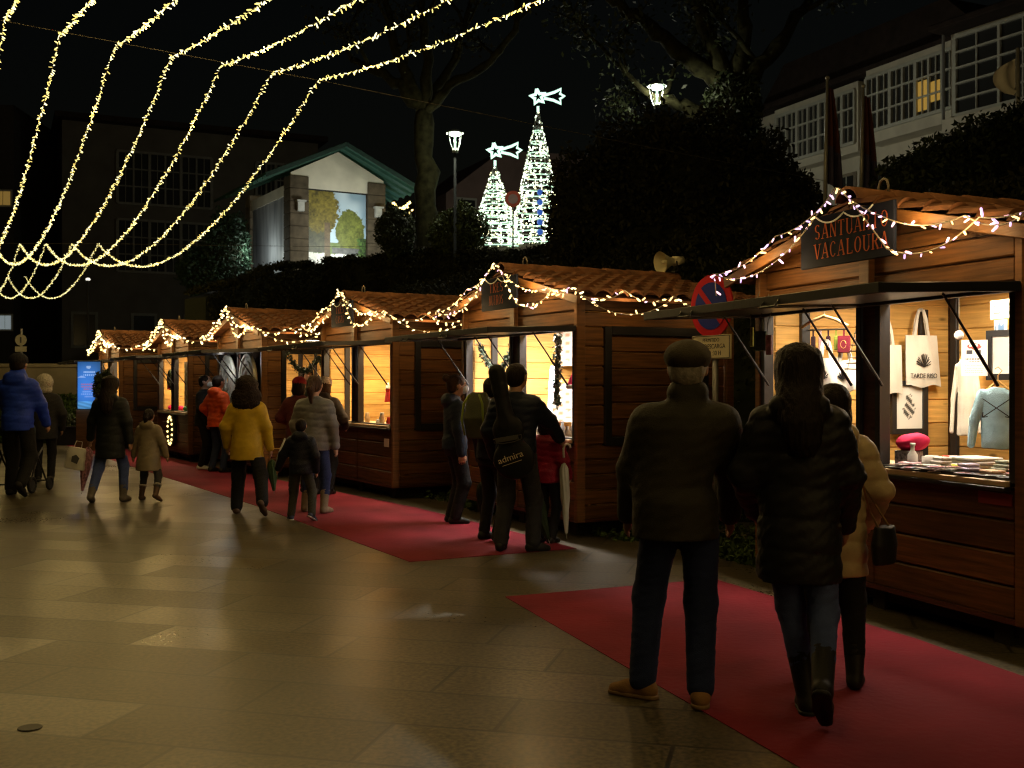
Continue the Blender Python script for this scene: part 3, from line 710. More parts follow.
def serif(parent, body, w, hgt, m, M, name):
    # narrow old-style capitals with thick stems, hairlines and slab serifs, built stroke by stroke
    th, tn = .2, .075
    G = {'S': [('a',.5,.73,.3,.23,30,270,tn,th),('a',.5,.27,.3,.23,-150,90,th,tn)], 'A': [('l',.08,0,.47,1,tn),('l',.92,0,.5,1,th),('l',.25,.34,.72,.34,tn),('s',.1,0),('s',.9,0)],
         'N': [('l',.14,0,.14,1,tn),('l',.14,1,.86,0,th),('l',.86,0,.86,1,tn),('s',.14,0),('s',.86,1),('s',.1,1)], 'T': [('l',.5,0,.5,1,th),('l',.06,.97,.94,.97,tn),('l',.07,.8,.07,1,tn),('l',.93,.8,.93,1,tn),('s',.5,0)],
         'U': [('l',.18,1,.18,.3,th),('l',.84,1,.84,.3,tn),('a',.51,.3,.33,.3,180,360,th,tn),('s',.18,1),('s',.84,1)], 'R': [('l',.2,0,.2,1,th),('a',.45,.75,.36,.23,-90,90,tn,th),('l',.2,.97,.5,.97,tn),('l',.2,.52,.5,.52,tn),('l',.5,.5,.9,0,th),('s',.2,0),('s',.9,0)],
         'I': [('l',.5,0,.5,1,th),('s',.5,0),('s',.5,1)], 'O': [('a',.5,.5,.38,.48,0,180,th,th),('a',.5,.5,.38,.48,180,360,th,th)], 'V': [('l',.1,1,.5,0,th),('l',.9,1,.52,0,tn),('s',.1,1),('s',.9,1)],
         'C': [('a',.52,.5,.38,.48,40,180,tn,th),('a',.52,.5,.38,.48,180,320,th,tn)], 'L': [('l',.25,0,.25,1,th),('l',.25,.03,.9,.03,tn),('l',.9,0,.9,.2,tn),('s',.25,1)],
         'E': [('l',.22,0,.22,1,th),('l',.22,.97,.88,.97,tn),('l',.22,.03,.9,.03,tn),('l',.22,.52,.7,.52,tn),('l',.88,.8,.88,1,tn),('l',.9,0,.9,.2,tn)], 'M': [('l',.1,0,.1,1,tn),('l',.1,1,.5,.1,th),('l',.5,.1,.9,1,tn),('l',.9,1,.9,0,th),('s',.1,0),('s',.9,0)]}
    mb = MB(); n = len(body); cw = w/n
    for i, chh in enumerate(body):
        ox = -w/2+cw*i+cw*.08; sx = cw*.84; y = -.004
        for g in G.get(chh, []):
            if g[0] == 'l': segs = [((g[1],g[2]),(g[3],g[4]),g[5])]
            elif g[0] == 's': segs = [((g[1]-.2,g[2]*.94+.03),(g[1]+.2,g[2]*.94+.03),.06)]
            else:
                segs = []; _, cx, cz, rx, rz, a0, a1, t0, t1 = g
                for k in range(8):
                    f0, f1 = k/8, (k+1)/8; A0, A1 = R(a0+(a1-a0)*f0), R(a0+(a1-a0)*f1)
                    ww = max(tn, abs(math.cos((A0+A1)/2))*th)
                    segs.append(((cx+rx*math.cos(A0),cz+rz*math.sin(A0)),(cx+rx*math.cos(A1),cz+rz*math.sin(A1)),ww))
            for (ax, az), (bx, bz), ww in segs:
                A = Vector((ox+ax*sx, y, az*hgt)); B = Vector((ox+bx*sx, y, bz*hgt))
                d = B-A
                if d.length < 1e-6: continue
                d.normalize(); nn = Vector((-d.z, 0, d.x))*ww*sx*.5
                y -= .00003
                mb.add([A-nn, B-nn, B+nn, A+nn], [(0,1,2,3)])
    o = mb.build(name, m, parent); o.matrix_local = M
    return o

def bulb_mesh(m, l=.05, r=.009, name='light_bulb'):
    mb = MB(); mb.tube([(0,0,0),(0,0,-.012),(0,0,-l*.9),(0,0,-l)], [r*.5,r,r*.85,r*.3], 6)
    return mb.mesh(name, m, True)
CABLEW = mat('white_cable', (.26,.23,.17), rough=.5, var=.05)
CABLED = mat('dark_cable', (.1,.09,.07), rough=.6, var=.05)
def swag(pts, sags, n=16):
    out = []
    for (a, b), s in zip(zip(pts[:-1], pts[1:]), sags):
        a, b = Vector(a), Vector(b)
        for i in range(n):
            f = i/n; p = a.lerp(b, f); p.z -= s*4*f*(1-f); out.append(p)
    out.append(Vector(pts[-1])); return out
def light_string(label, path, cable, bulbm, spacing, group, l=.05, r=.009, split=True, name='fairy_light_string', cat='string lights', cr=.0048, ncap=100, jit=.0, mats2=None, tilt=.9, skip=0):
    root = thing(name, label, cat, Matrix.Translation(path[0]), group)
    o0 = Vector(path[0]); path = [Vector(p)-o0 for p in path]
    rnd = random.Random(sum(map(ord, label)))
    c = MB(); c.tube(path, cr, 5); c.build('cable', cable, root, True)
    seg = [0]
    for a, b in zip(path[:-1], path[1:]): seg.append(seg[-1]+(b-a).length)
    pos = []; d = spacing*.5; i = 0
    while d < seg[-1]:
        while seg[i+1] < d: i += 1
        f = (d-seg[i])/max(1e-6, seg[i+1]-seg[i]); pos.append((path[i].lerp(path[i+1], f), (path[i+1]-path[i]).normalized()))
        d += spacing*rnd.uniform(.75, 1.25)
    mset = mats2 or [bulbm]
    meshes = [bulb_mesh(m, l, r) for m in mset]
    rest = MB(); k = 0
    for bi, (p, t) in enumerate(pos):
        dirv = Vector((rnd.uniform(-1,1), rnd.uniform(-1,1), rnd.uniform(-.6,1)*tilt)).normalized()
        q = Vector((0,0,-1)).rotation_difference(-dirv if False else Vector((dirv.x, dirv.y, -abs(dirv.z) if rnd.random() < .72 else dirv.z)))
        p = p+Vector((rnd.uniform(-1,1), rnd.uniform(-1,1), rnd.uniform(-1,1)))*jit
        if split and k < ncap and bi*spacing >= skip:
            o = bpy.data.objects.new('light_bulb', meshes[rnd.randrange(len(meshes))]); COL.objects.link(o); o.parent = root
            o.matrix_local = Matrix.Translation(p) @ q.to_matrix().to_4x4() @ Matrix.Scale(rnd.uniform(.65,1.3), 4)
        else:
            Mq = q.to_matrix(); rs = rnd.uniform(.65,1.3); mi = rnd.randrange(len(mset))
            sub = MB(); sub.tube([(0,0,0),(0,0,-.012),(0,0,-l*.9),(0,0,-l)], [q_*rs for q_ in (r*.5,r,r*.85,r*.3)], 5)
            rest.add([Mq @ Vector(v)+p for v in sub.v], sub.f, mi); continue
        k += 1
    if rest.v: tag(rest.build('bulbs', mset, root, True), kind='stuff')
    return root

def lamp(name, kind, loc, energy, col, size=.05, rot=None, sy=None):
    d = bpy.data.lights.new(name, kind); d.energy = energy; d.color = col
    if kind == 'AREA':
        d.size = size
        if sy: d.shape = 'RECTANGLE'; d.size_y = sy
    else: d.shadow_soft_size = size
    o = bpy.data.objects.new(name, d); COL.objects.link(o); o.location = loc
    if rot: o.rotation_euler = rot
    return o

STALL_LABELS = ['nearest wooden stall selling tote bags and shirts, with dark name board', 'wooden stall with lit white tube in its window and small navy board',
    'wooden stall with bright empty-looking yellow interior between two lit stalls', 'wooden stall with white lace circles hung in its front window',
    'wooden stall with a lit wreath on its front wall below the window', 'farthest wooden stall, beside the blue illuminated poster']
def build_stalls():
    proto = make_stall(); st = []
    for i in range(6):
        o = proto if i == 0 else copy_tree(proto)
        o.matrix_world = SM[i]; tag(o, STALL_LABELS[i], None, 'wooden market stalls'); st.append(o)
    for i, lines in enumerate((('SANTUARIO','VACALOURA'), ('TRES','MUIROS'), ('TRES','CASAS'))):
        w = (.98, .84, .8)[i]
        mb = MB(); mb.box((0,0,.0), (w,.025,.35), None, 0, .003)
        s = mb.build('name_board', SIGN, st[i]); s.matrix_local = Matrix.Translation((.04,-.2,2.515))
        for k, t in enumerate(lines):
            serif(s, t, (w*.8 if i == 0 else w*.42), .105, SIGNT, Matrix.Translation((.06 if i == 0 else -.04,-.0145,.015-.135*k)), 'lettering')
        mb = MB(); mb.tube(swag([(-.3,-.02,.17),(.0,-.02,.165),(.3,-.02,.17)], [.05,.05], 8), .006, 5); mb.build('bead_chain', mat('pearl_beads', (.6,.6,.55), rough=.3), s)
    # little paper price cards on the third stall and the red plate on the first
    mb = MB(); mb.box((0,0,0), (.16,.006,.11)); o = mb.build('paper_notice', PAPER, st[2]); o.matrix_local = Matrix.Translation((1.08,.028,.74))
    mb = MB(); mb.box((0,0,0), (.26,.006,.07)); o = mb.build('red_plate', mat('dull_red_plate', (.2,.02,.02), rough=.5), st[0]); o.matrix_local = Matrix.Translation((1.12,.028,.86))
    bpy.context.view_layer.update()
    pk = [glow('pink_white_bulb', (1,.6,.8), 1.5), glow('lilac_bulb', (.8,.55,1), 1.4), glow('warm_bulb', (1,.62,.25), 2.6)]
    wm = [glow('cream_bulb', (1,.72,.26), 2.8), glow('pale_cream_bulb', (1,.8,.4), 3.4)]
    for i in range(6):
        M = SM[i]
        def wp(*p): return M @ Vector(p)
        e = W2+.26; f = -.22; far = i >= 2
        names = ['near stall with the large name board', 'stall with the lit white tube', 'third stall from the right', 'stall with lace circles', 'stall with wreath', 'farthest stall']
        ms = (pk, [pk[0], pk[2], pk[2], wm[0], wm[1]], wm+[pk[2]], wm, wm, wm)[i]
        sp = (.075, .075, .095, .1, .11, .12)[i]; l, rr = ((.044,.0072),(.046,.009),(.05,.012),(.05,.014),(.055,.016),(.06,.018))[i]
        A = swag([wp(-e+.08,f-.03,2.24), wp(-e,f,2.42), wp(-.75,f,2.62), wp(-.03,f,ZR+.1), wp(.42,f,2.6), wp(1.15,f,2.5), wp(e,f,2.46)], [-.02,.07,.06,.02,.06,.07], 10)
        B = swag([wp(-e+.02,f-.02,2.42), wp(-.62,f-.02,2.47), wp(-.06,f-.02,ZR+.08), wp(.04,f-.02,ZR+.08), wp(.5,f-.02,2.38), wp(1.28,f-.02,2.47), wp(e+.02,f-.02,2.46)], [.1,.03,-.02,-.01,.1,.02], 10)
        light_string(f'string of small bulbs along the gable edge of {names[i]}', A, CABLEW, None, sp, 'fairy lights on the stalls', l, rr, split=i < 2, mats2=ms)
        light_string(f'second, lower hanging string of bulbs on gable of {names[i]}', B, CABLEW, None, sp, 'fairy lights on the stalls', l, rr, split=i < 2, mats2=ms)
        if i:
            Cc = swag([wp(e+.03,f,2.44)]+[wp(e+.03, f+(DP+.4)*(k/4), 2.42+.03*(k % 2)) for k in range(1,5)], [.1,.09,.12,.08], 8)
            light_string(f'string of small bulbs along the side eave of {names[i]}', Cc, CABLEW, None, sp, 'fairy lights on the stalls', l, rr, split=i < 2, mats2=ms)
            if i < 4:
                Cd = swag([wp(e+.05,f+.02,2.42)]+[wp(e+.05, f+(DP+.4)*(k/2), 2.4) for k in (1,2)], [.2,.18], 10)
                light_string(f'drooping second string of bulbs under the side eave of {names[i]}', Cd, CABLEW, None, sp*1.2, 'fairy lights on the stalls', l, rr, split=i < 2, mats2=ms)
        # the bulbs' own light
        gw = (1,.64,.26)
        for k, (x, y, z) in enumerate(((-1.0,-.3,2.48),(-.5,-.34,2.3),(.72,-.3,2.52),(1.2,-.32,2.44))): lamp('fairy_glow', 'POINT', wp(x,y,z), (7.0 if i else 5.8)*(1.5 if k == 2 else 1), gw, .06)
        if i:
            for y in (.4,1.5): lamp('fairy_glow', 'POINT', wp(W2+.36,y,2.36), 2.6, gw, .06)
        # lamp under the roof
        en = (62, 140, 72, 40, 55, 65)[i]; cl = ((1,.83,.6),(1,.88,.74),(1,.72,.38),(1,.75,.45),(1,.74,.42),(1,.74,.42))[i]
        o = lamp('stall_lamp', 'AREA', wp(0,.22,2.285), en, cl, 1.3, None, .12); o.rotation_euler = (0,0,SM[i].to_euler().z)
        o = lamp('stall_lamp', 'AREA', wp(0,1.25,2.285), en*.6, cl, 1.3, None, .12); o.rotation_euler = (0,0,SM[i].to_euler().z)
    lamp('lace_fill_light', 'POINT', SM[3] @ Vector((0,-.3,1.95)), 6, (1,.95,.85), .05)  # point light added under the awning to brighten the lace circles
    return st
# ------------------------------------------------------------------ ground, hill, hedges, trees, buildings
def u_of(x, y): return (x-.02)*.857+(y-12.1)*.515
def sm(a, b, x): t = min(1, max(0, (x-a)/(b-a))); return t*t*(3-2*t)
def hill_z(x, y):
    u = u_of(x, y)
    return 4.4*sm(3.0, 8.3, u)+max(0, u-8)*.22-.06
def ground_mat():
    m = bpy.data.materials.new('wet_granite_slabs'); m.use_nodes = True; nt = m.node_tree; N = nt.nodes; L = nt.links; b = N['Principled BSDF']
    tc = N.new('ShaderNodeTexCoord'); mp = N.new('ShaderNodeMapping'); mp.inputs['Rotation'].default_value = (0,0,R(14)); L.new(tc.outputs['Object'], mp.inputs[0])
    br = N.new('ShaderNodeTexBrick'); br.inputs['Scale'].default_value = 1; br.inputs['Brick Width'].default_value = 1.25; br.inputs['Row Height'].default_value = .52
    br.inputs['Mortar Size'].default_value = .012; br.inputs['Mortar Smooth'].default_value = .3; br.offset = .37; br.inputs['Bias'].default_value = -.1
    br.inputs['Color1'].default_value = (.092,.075,.042,1); br.inputs['Color2'].default_value = (.06,.049,.029,1); br.inputs['Mortar'].default_value = (.016,.013,.009,1)
    L.new(mp.outputs[0], br.inputs['Vector'])
    n1 = N.new('ShaderNodeTexNoise'); n1.inputs['Scale'].default_value = 38; n1.inputs['Detail'].default_value = 7; L.new(tc.outputs['Object'], n1.inputs['Vector'])
    n2 = N.new('ShaderNodeTexNoise'); n2.inputs['Scale'].default_value = .8; n2.inputs['Detail'].default_value = 5; L.new(tc.outputs['Object'], n2.inputs['Vector'])
    r1 = N.new('ShaderNodeMapRange'); r1.inputs[1].default_value = .36; r1.inputs[2].default_value = .64; r1.inputs[3].default_value = .3; r1.inputs[4].default_value = 1.8; L.new(n1.outputs['Fac'], r1.inputs[0])
    sc = N.new('ShaderNodeVectorMath'); sc.operation = 'SCALE'; L.new(br.outputs['Color'], sc.inputs[0]); L.new(r1.outputs[0], sc.inputs['Scale'])
    r3 = N.new('ShaderNodeMapRange'); r3.inputs[1].default_value = .35; r3.inputs[2].default_value = .65; r3.inputs[3].default_value = .8; r3.inputs[4].default_value = 1.12; L.new(n2.outputs['Fac'], r3.inputs[0])
    s2 = N.new('ShaderNodeVectorMath'); s2.operation = 'SCALE'; L.new(sc.outputs[0], s2.inputs[0]); L.new(r3.outputs[0], s2.inputs['Scale'])
    L.new(s2.outputs[0], b.inputs['Base Color'])
    r2 = N.new('ShaderNodeMapRange'); r2.inputs[1].default_value = .35; r2.inputs[2].default_value = .65; r2.inputs[3].default_value = .2; r2.inputs[4].default_value = .25; L.new(n2.outputs['Fac'], r2.inputs[0])
    ad = N.new('ShaderNodeMath'); ad.operation = 'MULTIPLY_ADD'; ad.inputs[1].default_value = .14; L.new(n1.outputs['Fac'], ad.inputs[0]); L.new(r2.outputs[0], ad.inputs[2]); L.new(ad.outputs[0], b.inputs['Roughness'])
    b.inputs['Specular IOR Level'].default_value = .42
    b2 = N.new('ShaderNodeTexBrick')
    for k_ in ('Scale','Brick Width','Row Height','Mortar Size'): b2.inputs[k_].default_value = br.inputs[k_].default_value
    b2.offset = br.offset; b2.inputs['Mortar Size'].default_value = 0; b2.inputs['Color1'].default_value = (0,0,0,1); b2.inputs['Color2'].default_value = (1,1,1,1); L.new(mp.outputs[0], b2.inputs['Vector'])
    a2 = N.new('ShaderNodeMath'); a2.operation = 'MULTIPLY_ADD'; a2.inputs[1].default_value = .12; L.new(b2.outputs['Color'], a2.inputs[0]); L.new(ad.outputs[0], a2.inputs[2]); L.new(a2.outputs[0], b.inputs['Roughness'])
    bp = N.new('ShaderNodeBump'); bp.inputs['Strength'].default_value = .09; bp.inputs['Distance'].default_value = .006
    mx = N.new('ShaderNodeMath'); mx.operation = 'MULTIPLY_ADD'; mx.inputs[1].default_value = -.9; L.new(br.outputs['Fac'], mx.inputs[0]); L.new(n1.outputs['Fac'], mx.inputs[2])
    L.new(mx.outputs[0], bp.inputs['Height']); L.new(bp.outputs[0], b.inputs['Normal'])
    return m
LEAF = mat('dark_green_leaves', (.025,.036,.013), rough=.6, var=.4, vs=3, island=.5)
LEAFB = mat('olive_brown_leaves', (.024,.025,.01), rough=.7, spec=.1, var=.4, vs=3, island=.5)
BARK = mat('mossy_bark', (.022,.022,.009), rough=.9, spec=.08, var=.6, vs=5, bump=1.0, bs=14)
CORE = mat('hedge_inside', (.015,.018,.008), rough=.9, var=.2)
STONE = mat('granite_wall', (.24,.2,.15), rough=.85, var=.3, vs=3, bump=.5, bs=20)
RENDER = mat('cream_render', (.6,.56,.46), rough=.9, var=.12, vs=1.5)
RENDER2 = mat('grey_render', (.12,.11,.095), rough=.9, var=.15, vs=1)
PINKR = mat('pink_render', (.26,.18,.16), rough=.9, var=.15, vs=1)
WFRAME = mat('white_painted_wood', (.5,.5,.44), rough=.6, var=.05)
GLASSD = mat('dark_window_glass', (.035,.036,.036), rough=.12, spec=.5, var=0)
ROOFD = mat('old_roof_tiles', (.03,.02,.016), rough=.9, var=.3, vs=3)
STEELG = mat('grey_galvanised_steel', (.3,.3,.29), rough=.45, metal=.5, var=.1)

def leaf_mesh(pts, size, rnd, name, m, parent):
    n = len(pts); v = np.zeros((n,4,3)); P_ = np.array(pts)
    a = rnd.normal(size=(n,3)); a /= np.linalg.norm(a, axis=1)[:,None]
    b = np.cross(a, rnd.normal(size=(n,3))); b /= np.linalg.norm(b, axis=1)[:,None]+1e-9
    s = (size*rnd.uniform(.6,1.4,n))[:,None]
    v[:,0] = P_-a*s; v[:,1] = P_-b*s*.45; v[:,2] = P_+a*s; v[:,3] = P_+b*s*.45
    me = bpy.data.meshes.new(name); me.vertices.add(n*4); me.vertices.foreach_set('co', v.astype(np.float32).ravel())
    me.loops.add(n*4); me.loops.foreach_set('vertex_index', np.arange(n*4, dtype=np.int32)); me.polygons.add(n); me.polygons.foreach_set('loop_start', np.arange(0, n*4, 4, dtype=np.int32))
    me.materials.append(m); me.update(calc_edges=True)
    return link(bpy.data.objects.new(name, me), parent)
def blob_plant(name, label, cat, blobs, n, size, m, seed, group=None, core=True):
    # blobs: (centre, radii) - leaves through a rough shell of each, a dark inside of twigs
    root = thing(name, label, cat, None, group); rnd = np.random.RandomState(seed); pts = []
    vol = [b[1][0]*b[1][1]+b[1][0]*b[1][2]+b[1][1]*b[1][2] for b in blobs]; tot = sum(vol)
    for (c, r), w in zip(blobs, vol):
        k = int(n*w/tot); d = rnd.normal(size=(k,3)); d /= np.linalg.norm(d, axis=1)[:,None]
        lump = 1+.1*np.sin(d[:,0]*7+seed)+.08*np.sin(d[:,1]*11+d[:,2]*9)
        rr = (1-.28*rnd.uniform(0,1,k)**1.6)*lump+.06*np.abs(rnd.normal(size=k))
        pts.append(np.array(c)+d*rr[:,None]*np.array(r))
    leaf_mesh(np.concatenate(pts), size, rnd, 'foliage', m, root)
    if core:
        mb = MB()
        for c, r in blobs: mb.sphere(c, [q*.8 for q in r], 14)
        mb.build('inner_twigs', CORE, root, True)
    return root
def box_hedge(name, label, top, thick, n, size, m, seed, drop=4.2):
    root = thing(name, label, 'hedge'); rnd = np.random.RandomState(seed); pts = []; mb = MB()
    top = [Vector(t) for t in top]; tl = sum((b-a).length for a, b in zip(top[:-1], top[1:]))
    for a, b in zip(top[:-1], top[1:]):
        d = (b-a); nn = Vector((d.y, -d.x, 0)).normalized()
        if nn.y > 0: nn = -nn
        k = int(n*d.length/tl)
        for i in range(k):
            f = rnd.uniform(); w = rnd.uniform(); h_ = rnd.uniform(0, drop)
            p = a.lerp(b, f)
            bump = .08*math.sin(f*d.length*3)+.07*math.sin(f*d.length*7+1)
            if w < .4: q = p+nn*thick*rnd.uniform(-.5,.5)+Vector((0,0,bump+abs(rnd.normal())*.07))
            else: q = p+nn*(thick*.5+rnd.normal()*.07+bump)-Vector((0,0,h_))
            pts.append(q)
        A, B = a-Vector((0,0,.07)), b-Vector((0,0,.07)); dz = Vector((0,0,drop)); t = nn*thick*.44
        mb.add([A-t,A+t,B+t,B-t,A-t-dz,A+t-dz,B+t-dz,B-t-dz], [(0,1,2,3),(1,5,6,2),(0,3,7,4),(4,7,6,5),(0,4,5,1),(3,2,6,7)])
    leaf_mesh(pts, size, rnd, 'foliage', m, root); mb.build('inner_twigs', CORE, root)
    return root
def bare_tree(label, base, limbs, tr, seed, group, leaves=0, lm=None, sub=2, name='tree'):
    root = thing(name, label, 'tree', None, group); rnd = random.Random(seed); nr = np.random.RandomState(seed)
    tr_ = MB(); cr = MB(); tips = []
    def limb(mb, pts, r0, r1):
        out = []; 
        for i in range(len(pts)-1):
            for k in range(5):
                f = k/5; p = pts[i].lerp(pts[i+1], f); out.append(p+Vector((rnd.gauss(0,1), rnd.gauss(0,1), rnd.gauss(0,1)))*r0*.16)
        out.append(pts[-1]); n = len(out)
        mb.tube(out, [(r0+(r1-r0)*i/(n-1))*(1+.12*math.sin(i*2.1+seed)) for i in range(n)], 9); return out
    def grow(p, d, ln, r, lv):
        pts = [p]; q = p
        for i in range(4):
            d = (d+Vector((rnd.gauss(0,.2), rnd.gauss(0,.2), rnd.gauss(.05,.16)))).normalized(); q = q+d*ln/4; pts.append(q)
        cr.tube(pts, [r*(1-.16*i) for i in range(5)], 6); tips.extend(pts[1:])
        if lv > 0:
            for k in range(rnd.choice((3,4,5))):
                dd = (d+Vector((rnd.gauss(0,.6), rnd.gauss(0,.6), rnd.gauss(.15,.4)))).normalized()
                grow(pts[rnd.choice((2,3,4))], dd, ln*rnd.uniform(.45,.7), r*.5, lv-1)
    b = [Vector(p) for p in base]; limb(tr_, b, tr, tr*.72); tr_.build('trunk', BARK, root, True)
    for l in limbs:
        l = [Vector(p) for p in l]; r0 = tr*rnd.uniform(.4,.55); pts = limb(cr, l, r0, r0*.4)
        for k in range(3):
            i = rnd.randrange(len(pts)//3, len(pts)); d = (pts[i]-pts[max(0,i-4)]).normalized()
            grow(pts[i], (d*.4+Vector((rnd.gauss(0,.5), rnd.gauss(0,.5), rnd.uniform(.1,.9)))).normalized(), rnd.uniform(1.2,2.4), r0*.35, sub)
    cro = cr.build('crown', BARK, root, True)
    if leaves:
        idx = nr.randint(0, len(tips), leaves); pts = np.array([tips[i] for i in idx])+nr.normal(size=(leaves,3))*.28
        leaf_mesh(pts, .09, nr, 'foliage', lm or LEAF, cro)
    return root

def gallery(parent, M, w, h, cols, rows, lit=(), depth=.12, name='window_gallery', fm=None):
    # a glazed gallery: frame grid with panes behind; M puts local x along, z up, facing -Y
    mb = MB(); fw = .1
    for i in range(cols+1): mb.box((w*i/cols, 0, h/2), (.16 if i % 2 == 0 else .1, depth, h))
    for i in range(cols):
        for k in (1,): mb.box((w*(i+.5)/cols, .0, h/2), (.045, depth*.6, h))
    for j in range(rows+1): mb.box((w/2, -.004, h*j/rows), (w, depth, .13 if j in (0, rows) else .07))
    g = mb.build(name, fm or WFRAME, parent); g.matrix_local = M
    mb = MB(); mb.box((w/2, .06, h/2), (w, .02, h)); mb.build('glazing', GLASSD, g)
    for i, j, z0, z1 in lit:
        mb = MB(); mb.box((w*(i+.5)/cols, .035, h*(z0+z1)/2), (w/cols*.86, .02, h*(z1-z0))); mb.build('lit_pane', glow('lit_window_yellow', (1,.6,.12), .2), g)
    return g

def build_setting():
    g = MB(); g.add([(-200,-60,0),(200,-60,0),(200,300,0),(-200,300,0)], [(0,1,2,3)])
    tag(g.build('ground', ground_mat()), kind='structure')
    # hill behind the stalls
    mb = MB(); nx, ny = 70, 80; xs = np.linspace(-60,70,nx); ys = np.linspace(4,110,ny)
    for y in ys:
        for x in xs: mb.v.append((x, y, hill_z(x, y)+.06*math.sin(x*1.7)*math.sin(y*1.3) if u_of(x,y) > 3.2 else hill_z(x,y)))
    for j in range(ny-1):
        for i in range(nx-1):
            a = j*nx+i; mb.f.append((a, a+1, a+nx+1, a+nx)); mb.m.append(0)
    tag(mb.build('hill', mat('dark_turf', (.014,.016,.007), rough=.95, spec=.03, var=.5, vs=2, bump=1, bs=30), None, True), kind='structure')
    rnd = np.random.RandomState(15); pts = []
    while len(pts) < 42000:
        p = (rnd.uniform(-14,12), rnd.uniform(8,38)); u = u_of(*p)
        if 3.1 < u < 9.5: pts.append((p[0], p[1], hill_z(*p)+.02+abs(rnd.normal())*.08))
    tag(leaf_mesh(pts, .06, rnd, 'ground_cover', LEAFB, None), kind='stuff')
    # red carpets
    CARP = mat('red_carpet_felt', (.2,.02,.034), rough=.85, spec=.12, var=.3, vs=1.1, bump=.7, bs=22)
    def carpet(name, pts, label):
        mb = MB(); n = len(pts); mb.add([(p[0],p[1],.004) for p in pts]+[(p[0],p[1],.0005) for p in pts], [tuple(range(n))]+[(i,n+i,n+(i+1)%n,(i+1)%n) for i in range(n)])
        tag(mb.build(name, CARP), label, 'carpet', 'red carpets along the stalls')
    carpet('carpet', [(-.05,7.9),(1.147,4.38),(2.6,.2),(4.3,.2),(2.42,6.6),(1.58,8.62)], 'red carpet strip in front of the nearest stall, with cut end on the stone')
    carpet('carpet', [(-.876,9.45),(.6,10.22),(-.1,11.6),(-1.2,13.6),(-3.2,16.7),(-6,21.1),(-9.2,26.0),(-12.2,31),(-13.8,31),(-12.6,30),(-5.67,18),(-3.21,13.8)], 'long red carpet strip running past the farther stalls into the distance')
    # drain cover near left
    p = gnd(30, 728); mb = MB(); mb.lathe([(.0,.001),(.052,.001),(.052,.004),(.045,.005),(.02,.004),(0,.004)], 20, (p.x,p.y,0)); tag(mb.build('drain_cover', mat('black_iron', (.02,.02,.02), rough=.5)), 'small round dark drain cover set in the paving', 'drain cover')
    # grass strips and weeds beside the stalls
    rnd = np.random.RandomState(5); pts = []
    for i in range(26000):
        k = rnd.randint(0,2); X0 = ((2.0,9.4),(-.3,13.0))[k]; p = (X0[0]+rnd.normal()*1.0, X0[1]+rnd.normal()*1.0); u = u_of(*p)
        if u > .25+.1*math.sin(p[0]*5) and u < 3.2: pts.append((p[0], p[1], abs(rnd.normal())*.035))
    tag(leaf_mesh(pts, .035, rnd, 'grass', mat('short_grass', (.05,.085,.015), rough=.8, var=.4, vs=4, island=.4), None), kind='stuff')
    # hedges
    box_hedge('hedge', 'long clipped dark hedge on the bank above the stall roofs', [at(195,296,33), at(275,271,35), at(330,266,36), at(417,257,35), at(470,257,34), at(575,256,32)], 1.4, 52000, .06, LEAFB, 11)
    blob_plant('hedge', 'huge tall dark hedge left of the flagpoles on the bank', 'hedge', [(at(590,225,25),(1.0,1.0,1.7)), (at(640,205,25.5),(1.3,1.2,1.95)), (at(700,200,25),(1.4,1.2,1.95)), (at(755,212,24.5),(1.15,1.1,1.6)), (at(795,235,24),(.75,.9,1.2)), (at(690,255,24.5),(2.9,1.0,1.2))], 52000, .075, LEAFB, 12)
    blob_plant('hedge', 'dark hedge at right edge above the stall with name board', 'hedge', [(at(915,185,20),(.65,.8,.55)), (at(960,175,20),(.9,.9,.75)), (at(1010,160,20),(1.0,.9,.9)), (at(1060,150,20),(1.0,.9,1.0))], 18000, .06, LEAF, 13)
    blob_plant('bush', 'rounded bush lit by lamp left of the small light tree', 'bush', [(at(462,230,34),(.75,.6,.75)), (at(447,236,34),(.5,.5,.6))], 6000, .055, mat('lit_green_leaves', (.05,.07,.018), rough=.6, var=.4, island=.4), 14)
    blob_plant('bush', 'dark bush in front of the right pillar of the shelter', 'bush', [(at(395,232,34),(.55,.5,.75))], 4000, .055, LEAF, 15)
    blob_plant('bush', 'ivy-like dark bush left of the shelter wall', 'bush', [(at(226,255,42),(.9,.8,1.6)), (at(205,272,42),(1.0,.8,.9))], 7000, .08, mat('blue_green_leaves', (.03,.06,.035), rough=.6, var=.4, island=.4), 16)
    # trees
    bare_tree('mossy pollarded tree rising behind the left street lamp', [at(428,270,36), at(426,190,36), at(424,110,36)], [[at(424,115,36), at(450,85,35.5), at(490,62,35), at(516,30,34.5), at(520,-10,34.5)], [at(422,112,36), at(400,85,36), at(372,70,36.5), at(352,60,37)], [at(425,110,36), at(428,60,36), at(420,10,36), at(430,-40,36)], [at(424,112,36), at(455,60,37), at(470,5,37)], [at(424,112,36), at(395,50,36), at(385,-10,36)]], .42, 21, 'bare street trees on the bank', 2500, LEAFB)
    bare_tree('large dark tree with ivy-covered trunk above the tall hedge', [at(735,200,31), at(733,130,31), at(732,85,31)], [[at(732,95,31), at(700,65,31), at(665,40,30.5), at(625,10,30), at(600,-20,30)], [at(730,90,31), at(705,30,31), at(690,-30,31)], [at(734,88,31), at(745,30,31), at(740,-40,31)], [at(735,92,31), at(775,50,31), at(810,0,31.5)], [at(733,120,31), at(690,110,31), at(650,95,30.5)]], .7, 22, 'bare street trees on the bank', 9000, LEAF)
